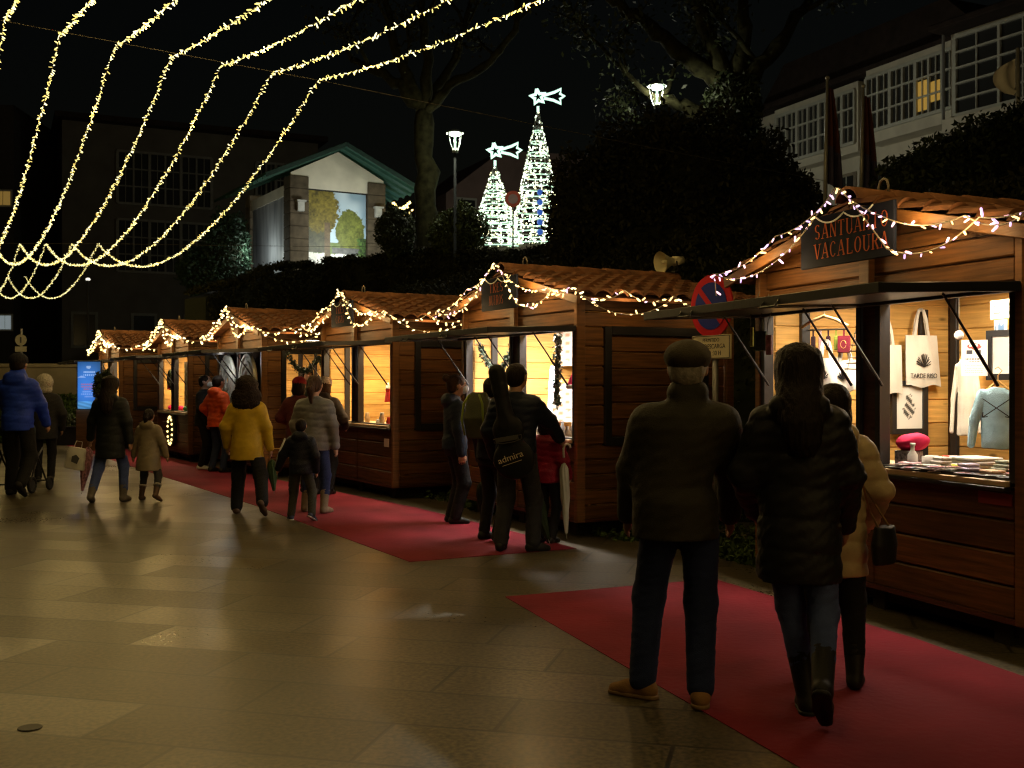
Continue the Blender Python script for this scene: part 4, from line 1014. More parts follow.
    ivy = blob_plant('ivy', 'mass of ivy wrapped round the large tree trunk', 'ivy', [(at(735,165,30.8),(.95,.9,1.3)), (at(732,110,30.9),(.85,.8,1.0))], 7000, .08, LEAF, 23, core=False)
    # plaza edge on the far left: wall, lawn, sign
    mb = MB(); mb.box((-14.5,31.2,1.0), (11,.4,2.0), None, 0, .02); mb.box((-14.5,31.2,2.05), (11.1,.5,.1), None, 0, .01)
    tag(mb.build('wall', mat('weathered_pale_render', (.3,.27,.2), rough=.9, var=.25, vs=1.2)), 'pale low wall at far left end of the square', 'wall')
    mb = MB(); mb.add([(-16,28.2,-.05),(-10.3,28.2,-.05),(-10.3,30.98,1.15),(-16,30.98,1.15),(-16,30.98,-.05),(-10.3,30.98,-.05)], [(0,1,2,3),(1,5,2),(0,3,4),(3,2,5,4),(0,4,5,1)]); tag(mb.build('grass_bank', mat('bank_turf', (.03,.05,.01), rough=.95, spec=.05, var=.4, vs=3)), kind='structure')
    rnd = np.random.RandomState(6); pts = []
    for _ in range(14000): y_ = rnd.uniform(28.25,30.9); pts.append((rnd.uniform(-15.9,-10.35), y_, (y_-28.2)*.431+abs(rnd.normal())*.05+.01))
    tag(leaf_mesh(pts, .06, rnd, 'lawn', mat('lawn_blades', (.05,.09,.012), rough=.8, var=.4, island=.4), None), kind='stuff')
    t = thing('planter', 'low dark planter box on the grass by the pale wall', 'planter', place(-11.1,27.6))
    mb = MB(); mb.box((0,0,.22),(.9,.5,.44),None,0,.02); mb.box((0,0,.45),(.98,.58,.05),None,0,.01); mb.build('planter_box', BLK, t)
    rnd = np.random.RandomState(9); leaf_mesh([(rnd.normal()*.25, rnd.normal()*.12, .5+abs(rnd.normal())*.12) for _ in range(500)], .05, rnd, 'foliage', LEAF, t)
    return

def lit_tree(label, px, ybase, ytop, D, rad, seed):
    b = at(px, ybase, D); t = at(px, ytop, D); H = t.z-b.z
    root = thing('light_tree', label, 'christmas light tree', Matrix.Translation(b), 'cone light trees with comet stars')
    mb = MB(); mb.lathe([(0,-1.2),(rad*.9,-1.2),(rad*.9,-.02),(0,-.02)], 24); mb.build('plinth', STONE, root)
    fr = MB(); n = 14
    for k in range(n):
        a = 2*math.pi*k/n; fr.cyl((rad*math.cos(a), rad*math.sin(a), 0), (.05*math.cos(a), .05*math.sin(a), H), .014, .01, 5)
    rings = 9
    for j in range(rings):
        f = j/rings; r = rad*(1-f)+.05*f; fr.tube([(r*math.cos(2*math.pi*k/24), r*math.sin(2*math.pi*k/24), H*f) for k in range(25)], .016, 5)
    fr.build('wire_cone', STEELG, root)
    for j in range(11):
        tube = MB()
        f = j*.085; r = rad*(1-f)*1.01; tube.tube([(r*math.cos(2*math.pi*k/24), r*math.sin(2*math.pi*k/24), H*f+.03) for k in range(25)], .02, 6)
        tube.build('light_hoop', glow('mint_neon_light', (.62,1,.72), 1.3), root)
    rnd = random.Random(seed); mb = MB(); nb = int(560*rad*H/4)+260
    for i in range(nb):
        f = 1-math.sqrt(rnd.random()); f = min(f, .99); r = (rad*(1-f)+.05*f)*rnd.uniform(.96,1.03); a = rnd.choice(range(n))*2*math.pi/n+rnd.gauss(0,.09)
        mb.sphere((r*math.cos(a), r*math.sin(a), H*f+rnd.gauss(0,.03)), rnd.uniform(.02,.036), 5, rnd.randrange(3))
    tag(mb.build('bulbs', [glow('white_green_bulb', (.8,1,.68), 3), glow('warm_white_bulb', (1,.95,.55), 3), glow('white_bulb', (.9,1,.82), 4)], root), kind='stuff')
    st = MB(); s = .3
    pts = []
    for k in range(10):
        rr = s*(.95 if k % 2 == 0 else .42); a = R(100)+math.pi*k/5; pts.append(Vector((rr*math.cos(a), 0, H+.55+rr*math.sin(a))))
    st.tube(pts+[pts[0]], .065, 6)
    st.tube([(.22,0,H+.6),(.6,0,H+.72),(.84,0,H+.84),(.8,0,H+.66),(.96,0,H+.58),(.8,0,H+.48),(.84,0,H+.3),(.56,0,H+.43),(.22,0,H+.5)], .05, 6)
    st.cyl((0,0,H-.05),(0,0,H+.2), .05)
    st.build('comet_star', glow('mint_white_neon', (.62,1,.8), 1.5), root)
    return root

def street_lamp(label, px, py, D, group='street lamps on the bank', en=230):
    p = at(px, py, D); zb = hill_z(p.x, p.y)-.1
    root = thing('street_lamp', label, 'street lamp', Matrix.Translation((p.x, p.y, zb))); root['group'] = group
    h = p.z-zb
    mb = MB(); mb.tube([(0,0,0),(0,0,.8),(0,0,.82),(0,0,h-.62)], [.085,.08,.05,.038], 12); mb.build('pole', mat('matte_black_iron', (.015,.018,.017), rough=.8, spec=.1), root, True)
    l = MB()
    for k in range(4):
        a = R(45+90*k); l.tube([(0,0,h-.62),(.12*math.cos(a),.12*math.sin(a),h-.54),(.2*math.cos(a),.2*math.sin(a),h-.34),(.27*math.cos(a),.27*math.sin(a),h-.04)], .013, 6)
    l.lathe([(.0,h-.64),(.09,h-.62),(.07,h-.5),(.0,h-.5)], 12); l.lathe([(.0,h+.08),(.1,h+.07),(.26,h-.01),(.28,h-.04),(.26,h-.04),(.18,h-.01),(0,h-.01)], 16)
    l = l.build('lantern', mat('green_grey_lantern_metal', (.2,.24,.21), rough=.4), root, True)
    mb = MB(); mb.lathe([(0,h-.03),(.16,h-.03),(.18,h-.08),(.12,h-.12),(0,h-.13)], 16); mb.build('lamp_glass', glow('white_lamp_glass', (.88,1,.86), 5), l, True)
    mb = MB(); mb.cyl((0,0,h-.5),(0,0,h-.12), .035, .03, 8); mb.build('diffuser', glow('mint_diffuser', (.62,1,.78), 1.3), l, True)
    lamp('street_lamp_light', 'POINT', (p.x, p.y-.0, p.z-.22), en, (1,.95,.75), .09)
    return root

def build_background():
    street_lamp('lit street lamp in front of the mossy tree, left one on the bank', 455, 132, 33.5)
    street_lamp('lit street lamp over the tall hedge, right one on the bank', 657, 85, 30)
    street_lamp('unseen street lamp added beyond the right edge to light the white houses', 1290, 90, 30)  # extra lamp out of view, added to brighten the house fronts
    street_lamp('unseen street lamp added behind the tall hedge to light the white houses', 622, 212, 42, en=1150)  # added lamp, unseen behind the hedge, lifts the house walls
    lit_tree('shorter cone tree of white lights with comet star', 495, 249, 166, 40, 1.06, 1)
    lit_tree('taller cone tree of white lights with comet star', 538, 246, 112, 40, 1.08, 2)
    # blue and white lit snowman-like panel in the tall tree: plain blue beads
    mb = MB()
    for k in range(5): mb.sphere((0,0,.35*k), .11, 10)
    b = at(540,232,38.9); tag(mb.build('light_ornament', glow('blue_bead_light', (.05,.16,.7), .5), None, True, Matrix.Translation(b)), 'column of blue lit balls inside the taller light tree', 'ornament')
    # ring road sign behind the light trees
    p = at(513,199,36); t = thing('road_sign', 'round red-rimmed traffic sign between the two light trees', 'road sign', Matrix.Translation(p))
    mb = MB(); mb.cyl((0,-.02,0),(0,0,0),.27,None,24); mb.build('sign_plate', mat('dull_red_paint', (.35,.06,.03), rough=.5), t)
    mb = MB(); mb.cyl((0,-.026,0),(0,-.021,0),.16,None,20); mb.build('sign_face', mat('grey_pink_paint', (.25,.17,.15), rough=.5), t)
    mb = MB(); mb.cyl((0,.03,.2),(0,.03,-2.2),.03); mb.build('pole', STEELG, t)
    # --- open shelter with the mural
    K = place(-8.07, 40, 5.45, R(30)); t = thing('shelter', 'stone shelter with green roof and big landscape mural panel', 'shelter', K)
    W, DPk, Hh = 3.75, 5.6, 3.2
    mb = MB(); mb.box((W/2, DPk/2, -.85), (W+.6, DPk+.6, 1.65), None, 0, .03); mb.build('plinth', STONE, t)
    for x in (.35, W-.35):
        mb = MB()
        for j in range(8): mb.box((x, .35, .25+j*.46), (.72,.72,.45), None, 0, .02)
        o = mb.build('stone_pillar', mat('dark_brown_granite', (.085,.065,.042), rough=.9, var=.35, vs=4, bump=.5, bs=20), t)
        lm = MB(); lm.box((x+.02, -.09, 2.55), (.26,.14,.34), None, 0, .01); lm.box((x+.02,-.12,2.75),(.34,.24,.06)); lm.build('wall_lamp', mat('grey_lamp_housing', (.4,.4,.38), rough=.5), o)
    for x in (.35,):
        mb = MB()
        for j in range(8): mb.box((x, DPk-.3, .25+j*.46), (.7,.6,.45), None, 0, .02)
        mb.build('stone_pillar', STONE, t)
    mb = MB(); bb = MB(); zr, ze, ov = 4.85, 3.55, 1.15
    for sd in (-1, 1):
        bb.bar((W/2,-.8,zr),(W/2+sd*(W/2+ov),-.8,ze-.1),.06,.14)
        a = Vector((W/2, 0, zr)); b = Vector((W/2+sd*(W/2+ov), 0, ze-.1))
        mb.add([(a.x,-.75,a.z+.1),(b.x,-.75,b.z+.1),(b.x,DPk+.5,b.z+.1),(a.x,DPk+.5,a.z+.1),(a.x,-.75,a.z),(b.x,-.75,b.z),(b.x,DPk+.5,b.z),(a.x,DPk+.5,a.z)], [(0,1,2,3),(7,6,5,4),(0,4,5,1),(1,5,6,2),(2,6,7,3),(3,7,4,0)])
        for k in range(9): mb.bar(a+Vector((0,-.4+k*.6,-.05)), b+Vector((0,-.4+k*.6,-.05)), .07, .1)
    bb.build('barge_board', mat('dark_green_paint', (.02,.05,.04), rough=.7), t)
    mb.build('roof', mat('green_painted_roof', (.04,.11,.085), rough=.6, var=.2), t)
    mb = MB(); mb.prism([(.05,3.28),(W-.05,3.28),(W-.05,3.8),(W/2,4.72),(.05,3.8)], .1, Matrix.Translation((0,.1,0))); mb.build('gable', RENDER, t)
    def mural(u, v):
        v = (v-.14)/.86
        s = math.sin; n = (vnoise(u*14,v*16,1)-.5)*1.1+(vnoise(u*34,v*44,2)-.5)*1.3+(vnoise(u*75,v*95,3)-.5)*.9
        c = np.array([.38,.56,.74])*(1-.35*v)+np.array([.3,.3,.28])*max(0, vnoise(u*5,v*6,7)-.4)*1.8
        if v < .34: c = np.array([.14,.2,.06])+.03*n
        d = math.hypot((u-.72)/.25, (v-.5)/.28)+.12*n
        if d < 1: c = np.array([.14,.16,.03])*(1+.5*n)
        if v < .2+.03*n: c = np.array([.75,.74,.7])+.1*n
        if .2 < v < .28 and u > .4: c = np.array([.12,.12,.12])+.05*n
        if u > .86-.05*n and v < .42: c = np.array([.05,.1,.02])*(1+n)
        d = math.hypot((u-.16)/.36, (v-.78)/.36)+.14*n
        if d < 1 and v > .42: c = np.array([.16,.125,.02])*(1+.6*n)
        if u < .3 and .2 < v < .55 and d > .9: c = np.array([.06,.06,.03])*(1+.6*n)
        if .27 < u < .37 and .06 < v < .6: c = np.array([.12,.08,.04])*(1+.4*n)
        return tuple(np.clip(c, .005, .9))
    o = picture('mural_panel', W-1.5, 3.32, 150, 190, mural, vcmat('printed_mural', .5), t, Matrix.Translation((W/2, .12, -.1)))
    mb = MB(); mb.box((W/2,.2,3.25),(W-1.4,.08,.08)); mb.build('lintel', BLK, t)
    def side(u, v):
        n = (vnoise(u*24,v*2,4)-.5)*1.2+(vnoise(u*55,v*5,5)-.5)*.6
        return tuple(np.clip(np.array([.28,.29,.31])+.2*n, .02, .8))
    o = picture('side_panel', DPk-1.5, 3.0, 70, 24, side, vcmat('printed_mural', .5), t, Matrix.Translation((.1, DPk/2+.05, .05)) @ Matrix.Rotation(R(-90), 4, 'Z'))
    mb = MB(); mb.box((.12, DPk/2, 3.25), (.1, DPk-.9, .4)); mb.build('side_beam', RENDER, t)
    def kp(*p): return K @ Vector(p)
    lamp('mural_light', 'AREA', kp(W/2,-2.4,1.2), 75, (.95,1,.9), 1.4, None, .4).rotation_euler = (R(97), 0, R(30))
    lamp('mural_light', 'POINT', kp(W/2,-.55,.35), 26, (.9,1,.9), .1)
    lamp('side_light', 'POINT', kp(-.8,2.2,1.0), 40, (.9,1,.92), .1)
    lamp('side_light', 'POINT', kp(W+.7,1.2,2.7), 10, (.8,1,.95), .1)
    # fairy light bunch at the right eave of the shelter
    light_string('tangled bunch of warm lights under the right eave of shelter', swag([kp(W+.15,-.5,2.95),kp(W+.55,-.5,2.75),kp(W+.8,-.5,3.05),kp(W+.35,-.5,2.55),kp(W+.9,-.45,2.7)], [.1]*4, 8), CABLED, glow('amber_bulb', (1,.75,.25), 4), .09, None, .09, .035, split=True)
    # --- houses on the right
    A = Vector((17.7,42)); Bv = Vector((11.9,54.9)); dv = (A-Bv).normalized(); ang = math.atan2(dv.y, dv.x)
    M = place(Bv.x, Bv.y, 0, ang); ln = (A-Bv).length
    h = thing('town_house', 'long white house with glazed galleries and one lit window', 'house', M)
    mb = MB(); mb.box((ln/2, 4, 9.6), (ln, 8, 10.0)); mb.build('wall', RENDER, h)
    mb = MB(); mb.box((ln/2, 3.6, 14.75), (ln+.6, 9, .28), None, 0, .05); mb.prism([(-.3,14.85),(ln+.3,14.85),(ln-2,17),(2,17)], 7, Matrix.Translation((0,4,0))); mb.build('roof', ROOFD, h)
    mb = MB(); mb.box((ln*.83, -.45, 13.15), (ln*.36, .88, 3.2)); mb.box((ln*.4,-.35,12.95), (ln*.4,.68,3.0)); mb.build('bay', RENDER, h)
    gallery(h, Matrix.Translation((ln*.655, -.95, 12.05)), ln*.345, 2.25, 7, 3, [(4,0,.1,.62),(5,0,.2,.55)])
    gallery(h, Matrix.Translation((ln*.215, -.76, 11.85)), ln*.375, 2.25, 7, 3)
    gallery(h, Matrix.Translation((ln*.05, -.1, 11.8)), ln*.14, 2.2, 3, 3)
    for x in (.12,.3,.5,.62,.76,.9):
        w = MB(); w.box((ln*x, -.03, 9.7), (1.15,.06,2.2)); w = w.build('window', STONE, h)
        mb = MB(); mb.box((ln*x, -.075, 9.7), (.8,.03,1.9)); mb.build('pane', GLASSD, w)
        mb = MB(); mb.box((ln*x, -.1, 9.7), (.05,.02,1.9)); mb.box((ln*x,-.1,9.9),(.8,.02,.05)); mb.build('sash', WFRAME, w)
    A2 = Vector((20.6,34.5)); B2 = Vector((16.6,41.6)); dv = (A2-B2).normalized(); ang = math.atan2(dv.y, dv.x); ln = (A2-B2).length
    h = thing('town_house', 'taller white house with gallery at right edge', 'house', place(B2.x, B2.y, 0, ang))
    mb = MB(); mb.box((ln/2, 4, 10.2), (ln, 8, 9.2)); mb.build('wall', RENDER, h)
    mb = MB(); mb.box((ln/2, 3.5, 14.85), (ln+.5, 9, .25), None, 0, .05); mb.build('roof', ROOFD, h)
    gallery(h, Matrix.Translation((.25, -.1, 11.6)), ln-.5, 2.95, 4, 5)
    mb = MB(); mb.box((ln/2,-.25,11.2),(ln,.5,.5)); mb.build('balcony', RENDER, h)
    mb = MB(); mb.cyl((-.1,-.3,6),(-.1,-.3,14.7),.06); mb.build('drainpipe', STEELG, h)
    # dark block on the left and the pink one in the middle
    a = at(62,118,60); b = at(318,150,66); dv = Vector((b.x-a.x, b.y-a.y)); ln = dv.length; ang = math.atan2(dv.y, dv.x)
    h = thing('apartment_building', 'large dark building with window galleries behind the overhead lights', 'building', place(a.x, a.y, 0, ang))
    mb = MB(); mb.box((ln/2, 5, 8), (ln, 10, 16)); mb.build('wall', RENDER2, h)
    mb = MB(); mb.box((ln/2, 4.7, 16.1), (ln+.8, 11, .3)); mb.build('roof', ROOFD, h)
    for z, x, w in ((11.6,.2,.36),(7.8,.2,.36),(11.6,.74,.24),(7.8,.74,.2)):
        gallery(h, Matrix.Translation((ln*x, -.1, z)), ln*w, 2.9, 6, 3, fm=mat('dimmed_white_frames', (.2,.2,.18), rough=.7))  # white frames coloured darker to stand for the lack of light here
    for x in (.08,.3,.5): 
        w = MB(); w.box((ln*x,-.04,4.5),(1.4,.08,2)); w = w.build('window', mat('dimmed_white_frames', (.2,.2,.18)), h); mb = MB(); mb.box((ln*x,-.09,4.5),(1.1,.03,1.7)); mb.build('pane', GLASSD, w)
    a = at(446,200,62); b = at(600,200,66); dv = Vector((b.x-a.x, b.y-a.y)); ln = dv.length; ang = math.atan2(dv.y, dv.x)
    h = thing('house', 'dim pinkish house behind the cone light trees', 'house', place(a.x, a.y, 6, ang))
    mb = MB(); mb.box((ln/2, 4, 3), (ln, 8, 6.6)); mb.prism([(0,6.3),(ln,6.3),(ln,9.2),(ln*.35,9.0)], 8, Matrix.Translation((0,4,0))); mb.build('wall', PINKR, h)
    for k in range(4):
        w = MB(); w.box((1.2+k*2.1,-.04,5.3),(1.3,.08,1.6)); w = w.build('window', WFRAME, h); mb = MB(); mb.box((1.2+k*2.1,-.09,5.3),(1.05,.03,1.35)); mb.build('pane', GLASSD, w)
    h = thing('apartment_building', 'black building at left edge with two small lit windows', 'building', place(-42, 60, 0, R(4)))
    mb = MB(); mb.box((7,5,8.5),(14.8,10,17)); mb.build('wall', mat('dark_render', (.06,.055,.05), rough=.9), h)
    for px, py, w_, h_, c, s in ((7,200,.8,.75,(1,.62,.15),.16),(9,323,.65,.75,(.8,.95,1),.2)):
        q = at(px, py, 61.5); lp = place(-42,60,0,R(4)).inverted() @ q
        mb = MB(); mb.box((lp.x,-.03,lp.z),(w_+.2,.06,h_+.2)); o = mb.build('window', WFRAME, h)
        mb = MB(); mb.box((lp.x-w_*.26,-.07,lp.z),(w_*.46,.03,h_)); mb.box((lp.x+w_*.26,-.07,lp.z),(w_*.46,.03,h_)); mb.build('lit_pane', glow(f'lit_pane_{"yellow" if s == .16 else "white"}', c, s), o)
    # flagpoles
    for k, (px, yt, D, col, lab) in enumerate(((825,80,23,(.05,.025,.05),'flagpole with maroon and purple flag hanging limp, left of the pair'), (861,88,23,(.06,.02,.03),'flagpole with dark red flag hanging limp, right of the pair'))):
        p = at(px, yt, D); zb = hill_z(p.x, p.y); t = thing('flagpole', lab, 'flagpole', Matrix.Translation((p.x,p.y,zb)), 'flagpoles on the bank'); hh = p.z-zb
        mb = MB(); mb.tube([(0,0,0),(0.02,0,hh*.5),(.05,0,hh)], [.045,.04,.028], 10); mb.sphere((.05,0,hh+.04), .05); mb.build('pole', mat('pale_pole_metal', (.4,.4,.38), rough=.35, metal=.3), t, True)
        fl = MB(); nu, nv = 14, 22
        for j in range(nv+1):
            for i in range(nu+1):
                f = i/nu; g_ = j/nv; wd = .1+.32*g_*(1-.25*g_); fl.v.append((.07+wd*f, .09*math.sin(f*11+g_*2.2)*(.3+.7*g_), hh-.15-2.0*g_-.35*f*(g_+.15)))
        for j in range(nv):
            for i in range(nu):
                a_ = j*(nu+1)+i; fl.f.append((a_,a_+1,a_+nu+2,a_+nu+1)); fl.m.append(0 if j < nv*.55 else 1)
        fl.build('flag', [mat(f'flag_cloth_{("maroon","crimson")[k]}', (.09,.03,.025), rough=.8), mat('flag_cloth_purple', (.06,.05,.1), rough=.8)], t, True)
    p = at(1018,48,21); zb = hill_z(p.x,p.y); t = thing('flagpole', 'pale flagpole with a white flag at the right edge', 'flagpole', Matrix.Translation((p.x,p.y,zb)), 'flagpoles on the bank'); hh = p.z-zb
    mb = MB(); mb.tube([(0,0,0),(0,0,hh)], [.05,.04], 10); mb.build('pole', mat('pale_pole_metal', (.4,.4,.38)), t, True)
    fl = MB()
    for j in range(13):
        for i in range(9): fl.v.append((-.05-.42*(i/8)*math.sin(math.pi*min(1,(j+2)/14))**.5, .05*math.sin(i*1.1), hh-.2-.55*j/12-.15*i/8))
    for j in range(12):
        for i in range(8): a_ = j*9+i; fl.f.append((a_,a_+1,a_+10,a_+9)); fl.m.append(0)
    fl.build('flag', WHITE, t, True)
    # small far lamps and a sign on the left
    for px, py, D, lab in ((212,288,34,'short lit post lamp on the bank left of the shelter'), (88,279,52,'tiny distant white lamp below the overhead lights')):
        p = at(px, py, D); zb = max(0, hill_z(p.x,p.y)); t = thing('lamp_post', lab, 'lamp', Matrix.Translation((p.x,p.y,zb)))
        hh = p.z-zb; mb = MB(); mb.cyl((0,0,0),(0,0,hh-.06),.06,.05,10); mb.build('pole', BLK, t); mb = MB(); mb.lathe([(0,hh-.08),(.1,hh-.06),(.11,hh),(.06,hh+.05),(0,hh+.06)], 12); mb.build('lamp_head', glow('dim_white_lamp', (1,.95,.8), 1.3), t, True)
    p = at(21,340,29); t = thing('road_sign', 'round sign with small plate on a pole at far left, behind the blue jacket', 'road sign', Matrix.Translation((p.x,p.y,0)))
    mb = MB(); mb.cyl((0,.03,0),(0,.03,p.z+.3),.03); mb.build('pole', STEELG, t)
    mb = MB(); mb.cyl((0,-.015,p.z),(0,.0,p.z),.15,None,24); mb.build('sign_plate', mat('sign_grey_white', (.3,.3,.24), rough=.6), t)
    mb = MB(); mb.box((0,-.01,p.z-.24),(.3,.015,.14)); mb.build('sub_plate', mat('sign_grey_white', (.45,.45,.38)), t)
    mb = MB(); mb.box((0,-.02,p.z),(.04,.006,.16)); mb.build('sign_symbol', mat('sign_dark_mark', (.05,.05,.06)), t)
    # no-parking sign between the first two stalls
    t = thing('no_parking_sign', 'blue and red round no-parking sign with plate between the two nearest stalls', 'road sign', place(1.9,10.45,0,R(-60)))
    mb = MB(); mb.cyl((0,.04,0),(0,.04,2.55),.03,None,12); mb.build('pole', STEELG, t, True)
    mb = MB(); mb.cyl((0,-.012,2.27),(0,.004,2.27),.3,None,40); o = mb.build('sign_disc', mat('sign_red_enamel', (.42,.012,.02), rough=.6, spec=.1, var=.05), t)
    mb = MB(); mb.cyl((0,-.018,2.27),(0,-.0125,2.27),.225,None,40); mb.build('blue_field', mat('sign_blue_enamel', (.015,.03,.24), rough=.6, spec=.1, var=.05), o)
    mb = MB(); mb.bar((-.16,-.0205,2.43),(.16,-.0205,2.11),.004,.055); mb.build('red_slash', mat('sign_red_enamel', (.42,.012,.02)), o)
    mb = MB(); mb.box((0,-.006,1.88),(.56,.014,.23),None,0,.003); o = mb.build('sub_plate', mat('plate_pale_yellow', (.5,.46,.3), rough=.5, var=.1), t)
    mb = MB()
    for z in (1.775,1.985): mb.box((0,-.0155,z),(.52,.004,.006))
    for x in (-.262,.262): mb.box((x,-.0155,1.88),(.006,.004,.21))
    mb.build('plate_border', BLK, o)
    for z, s, k in ((1.945,'PERMITIDO',.05),(1.885,'C Y DESCARGA',.062),(1.82,'8 A 11:30 H',.062)): text('lettering', s, k, BLK, o, Matrix.Translation((0,-.0145,z)) @ UP, .001, .95)
    # illuminated poster
    t = thing('illuminated_poster', 'blue illuminated poster on a brown timber stand beside farthest stall', 'poster', place(-9.7,25.2,0,R(6)))
    mb = MB(); mb.box((0,.1,.47),(.56,.22,.94),None,0,.01); mb.build('stand', WOODX, t)
    mb = MB(); mb.box((0,.1,1.5),(.56,.1,1.14),None,0,.01); mb.build('poster_frame', BLK, t)
    def post(u, v):
        c = np.array([.03,.16,.42])*(.75+.5*(1-abs(v-.3)))
        if v < .16: c = np.array([.12,.38,.62])*(.7+.5*math.sin(v*40+u*5)**2)
        if .66 < v < .67+.03*math.sin(u*9): c = np.array([.3,.4,.6])
        for v0, u0, u1, cc in ((.78,.25,.78,(.45,.55,.7)),(.72,.25,.8,(.45,.55,.7)),(.52,.15,.8,(.45,.12,.2)),(.47,.15,.8,(.45,.12,.2)),(.42,.25,.7,(.45,.12,.2)),(.36,.2,.78,(.25,.35,.6)),(.31,.15,.85,(.25,.35,.6)),(.26,.3,.7,(.25,.35,.6))):
            if abs(v-v0) < .016 and u0 < u < u1 and math.sin(u*70+v0*90) > -.5: c = np.array(cc)
        if math.hypot((u-.48)/.1, (v-.89)/.04) < 1 and v-.86 < .05: c = np.array([.4,.5,.65])
        return tuple(np.clip(c, 0, 1))
    picture('poster_sheet', .5, 1.08, 44, 96, post, vcmat('backlit_poster', .4, .17), t, Matrix.Translation((0,.04,.96)))
    lamp('poster_light', 'AREA', (-9.75,24.95,1.5), 3, (.35,.6,1), .5, (R(90),0,R(6)), 1.0)
    # horn loudspeaker on the second stall's roof
    M = SM[1]; p = M @ Vector((0,DP+.12,ZR+.19)); t = thing('loudspeaker', 'cream horn loudspeaker on the ridge end of the second stall', 'loudspeaker', Matrix.Translation(p) @ Matrix.Rotation(R(-62),4,'Z') @ Matrix.Rotation(R(8),4,'X') @ Matrix.Scale(.8,4))
    CRM = mat('cream_plastic', (.55,.5,.34), rough=.5, var=.08)
    mb = MB(); n = 20; prof = [(.17,-.14),(.165,-.13),(.12,-.06),(.075,.02),(.05,.1),(.05,.12)]
    vs = []; fs = []
    for r_, y in prof+[(r2*.93, y2+.004) for r2, y2 in prof[::-1]]:
        for k in range(n): vs.append((r_*math.cos(2*math.pi*k/n), y, r_*math.sin(2*math.pi*k/n)+.05))
    for i in range(2*len(prof)-1):
        for k in range(n): fs.append((i*n+k, (i+1)*n+k, (i+1)*n+(k+1)%n, i*n+(k+1)%n))
    mb.add(vs, fs); mb.build('horn', CRM, t, True)
    mb = MB(); mb.cyl((0,.1,.05),(0,.27,.05),.075,.06,14); mb.build('driver', CRM, t, True)
    mb = MB(); mb.cyl((0,-.1,.05),(0,.06,.05),.03,.045,10); mb.build('throat', CRM, t, True)
    mb = MB(); mb.tube([(-.08,.1,.05),(-.08,.1,-.1),(.08,.1,-.1),(.08,.1,.05)],.012,6); mb.cyl((0,.1,-.1),(0,.1,-.16),.03); mb.build('bracket', BLK, t)
    # --- overhead light strings and their wires
    Z = 6.03
    def node(px, py, D): v = at(px, py, D); return v
    n1 = [(318,80),(272,73),(221,66),(171,57),(114,48),(60,35),(4,21)]
    bm = [glow('yellow_white_bulb', (1,.86,.3), 1.9), glow('soft_yellow_bulb', (1,.8,.22), 1.4), glow('white_yellow_bulb', (1,.93,.5), 2.4)]
    ends = {}
    for i, (px, py) in enumerate(n1):
        D1 = 4.5*F/(384-py); P1 = at(px, py, D1); P2 = at(98-26*i, 243.5, 4.5*F/140.5); P3 = at(25-17.6*i, 276, 4.5*F/108)
        P0 = P1-(P2-P1); P0.z = Z
        ends[i] = (P0, P1, P2, P3)
        path = swag([P1, P2, P3], [1.58, 1.3], 40)
        path0 = swag([P1, P0], [.96], 40); Pm = P0-(P2-P1); Pm.z = Z; pathm = swag([P0, Pm], [1.2], 40)
        path = pathm[:0:-1]+path0[::-1]+path[1:]
        # nearest bulbs first: those around the first cable
        order = path
        places = ['first, rightmost', 'second from right', 'third from right', 'fourth from right', 'fifth from right', 'sixth from right', 'leftmost']
        light_string(f'{places[i]} of the long strings of warm bulbs hung overhead', order, CABLED, None, .052, 'strings of bulbs over the square', .048, .0072, split=True, mats2=bm, cr=.0045, ncap=100, tilt=1.0, jit=.008, skip=21.6+(15.2,15.6,16,17.5,18,19,20.5)[i])
        if i in (0,2,4,6):
            for f, w_ in ((.1,1.2),(.3,1.0),(.5,.7),(.72,.5),(.9,.5)):
                q = path0[int(f*40)]; lamp('string_glow', 'POINT', (q.x,q.y,q.z-.12), SG*w_, (1,.67,.22), .12)
            for f in (.1,.35,.6): q = pathm[int(f*40)]; lamp('string_glow', 'POINT', (q.x,q.y,q.z-.12), SG*.85, (1,.67,.22), .12)
            for f in (.08,.3,.55,.8):
                q = swag([P1, P2], [1.58], 40)[int(f*40)]; lamp('string_glow', 'POINT', (q.x,q.y,q.z-.12), SG*.8, (1,.67,.22), .12)
    for k, nm in ((0,'nearest, out of sight above'),(1,'middle'),(2,'far')):
        if k == 0: continue
        a, b = ends[0][k], ends[6][k]; d = (b-a).normalized()
        mb = MB(); mb.tube(swag([a+(-d)*26, a-d*.02], [.12], 8)+[b, b+d*14], .006, 5)
        tag(mb.build('support_wire', CABLED), f'thin {nm} wire that carries the strings of bulbs across the square', 'wire')
SG = 36
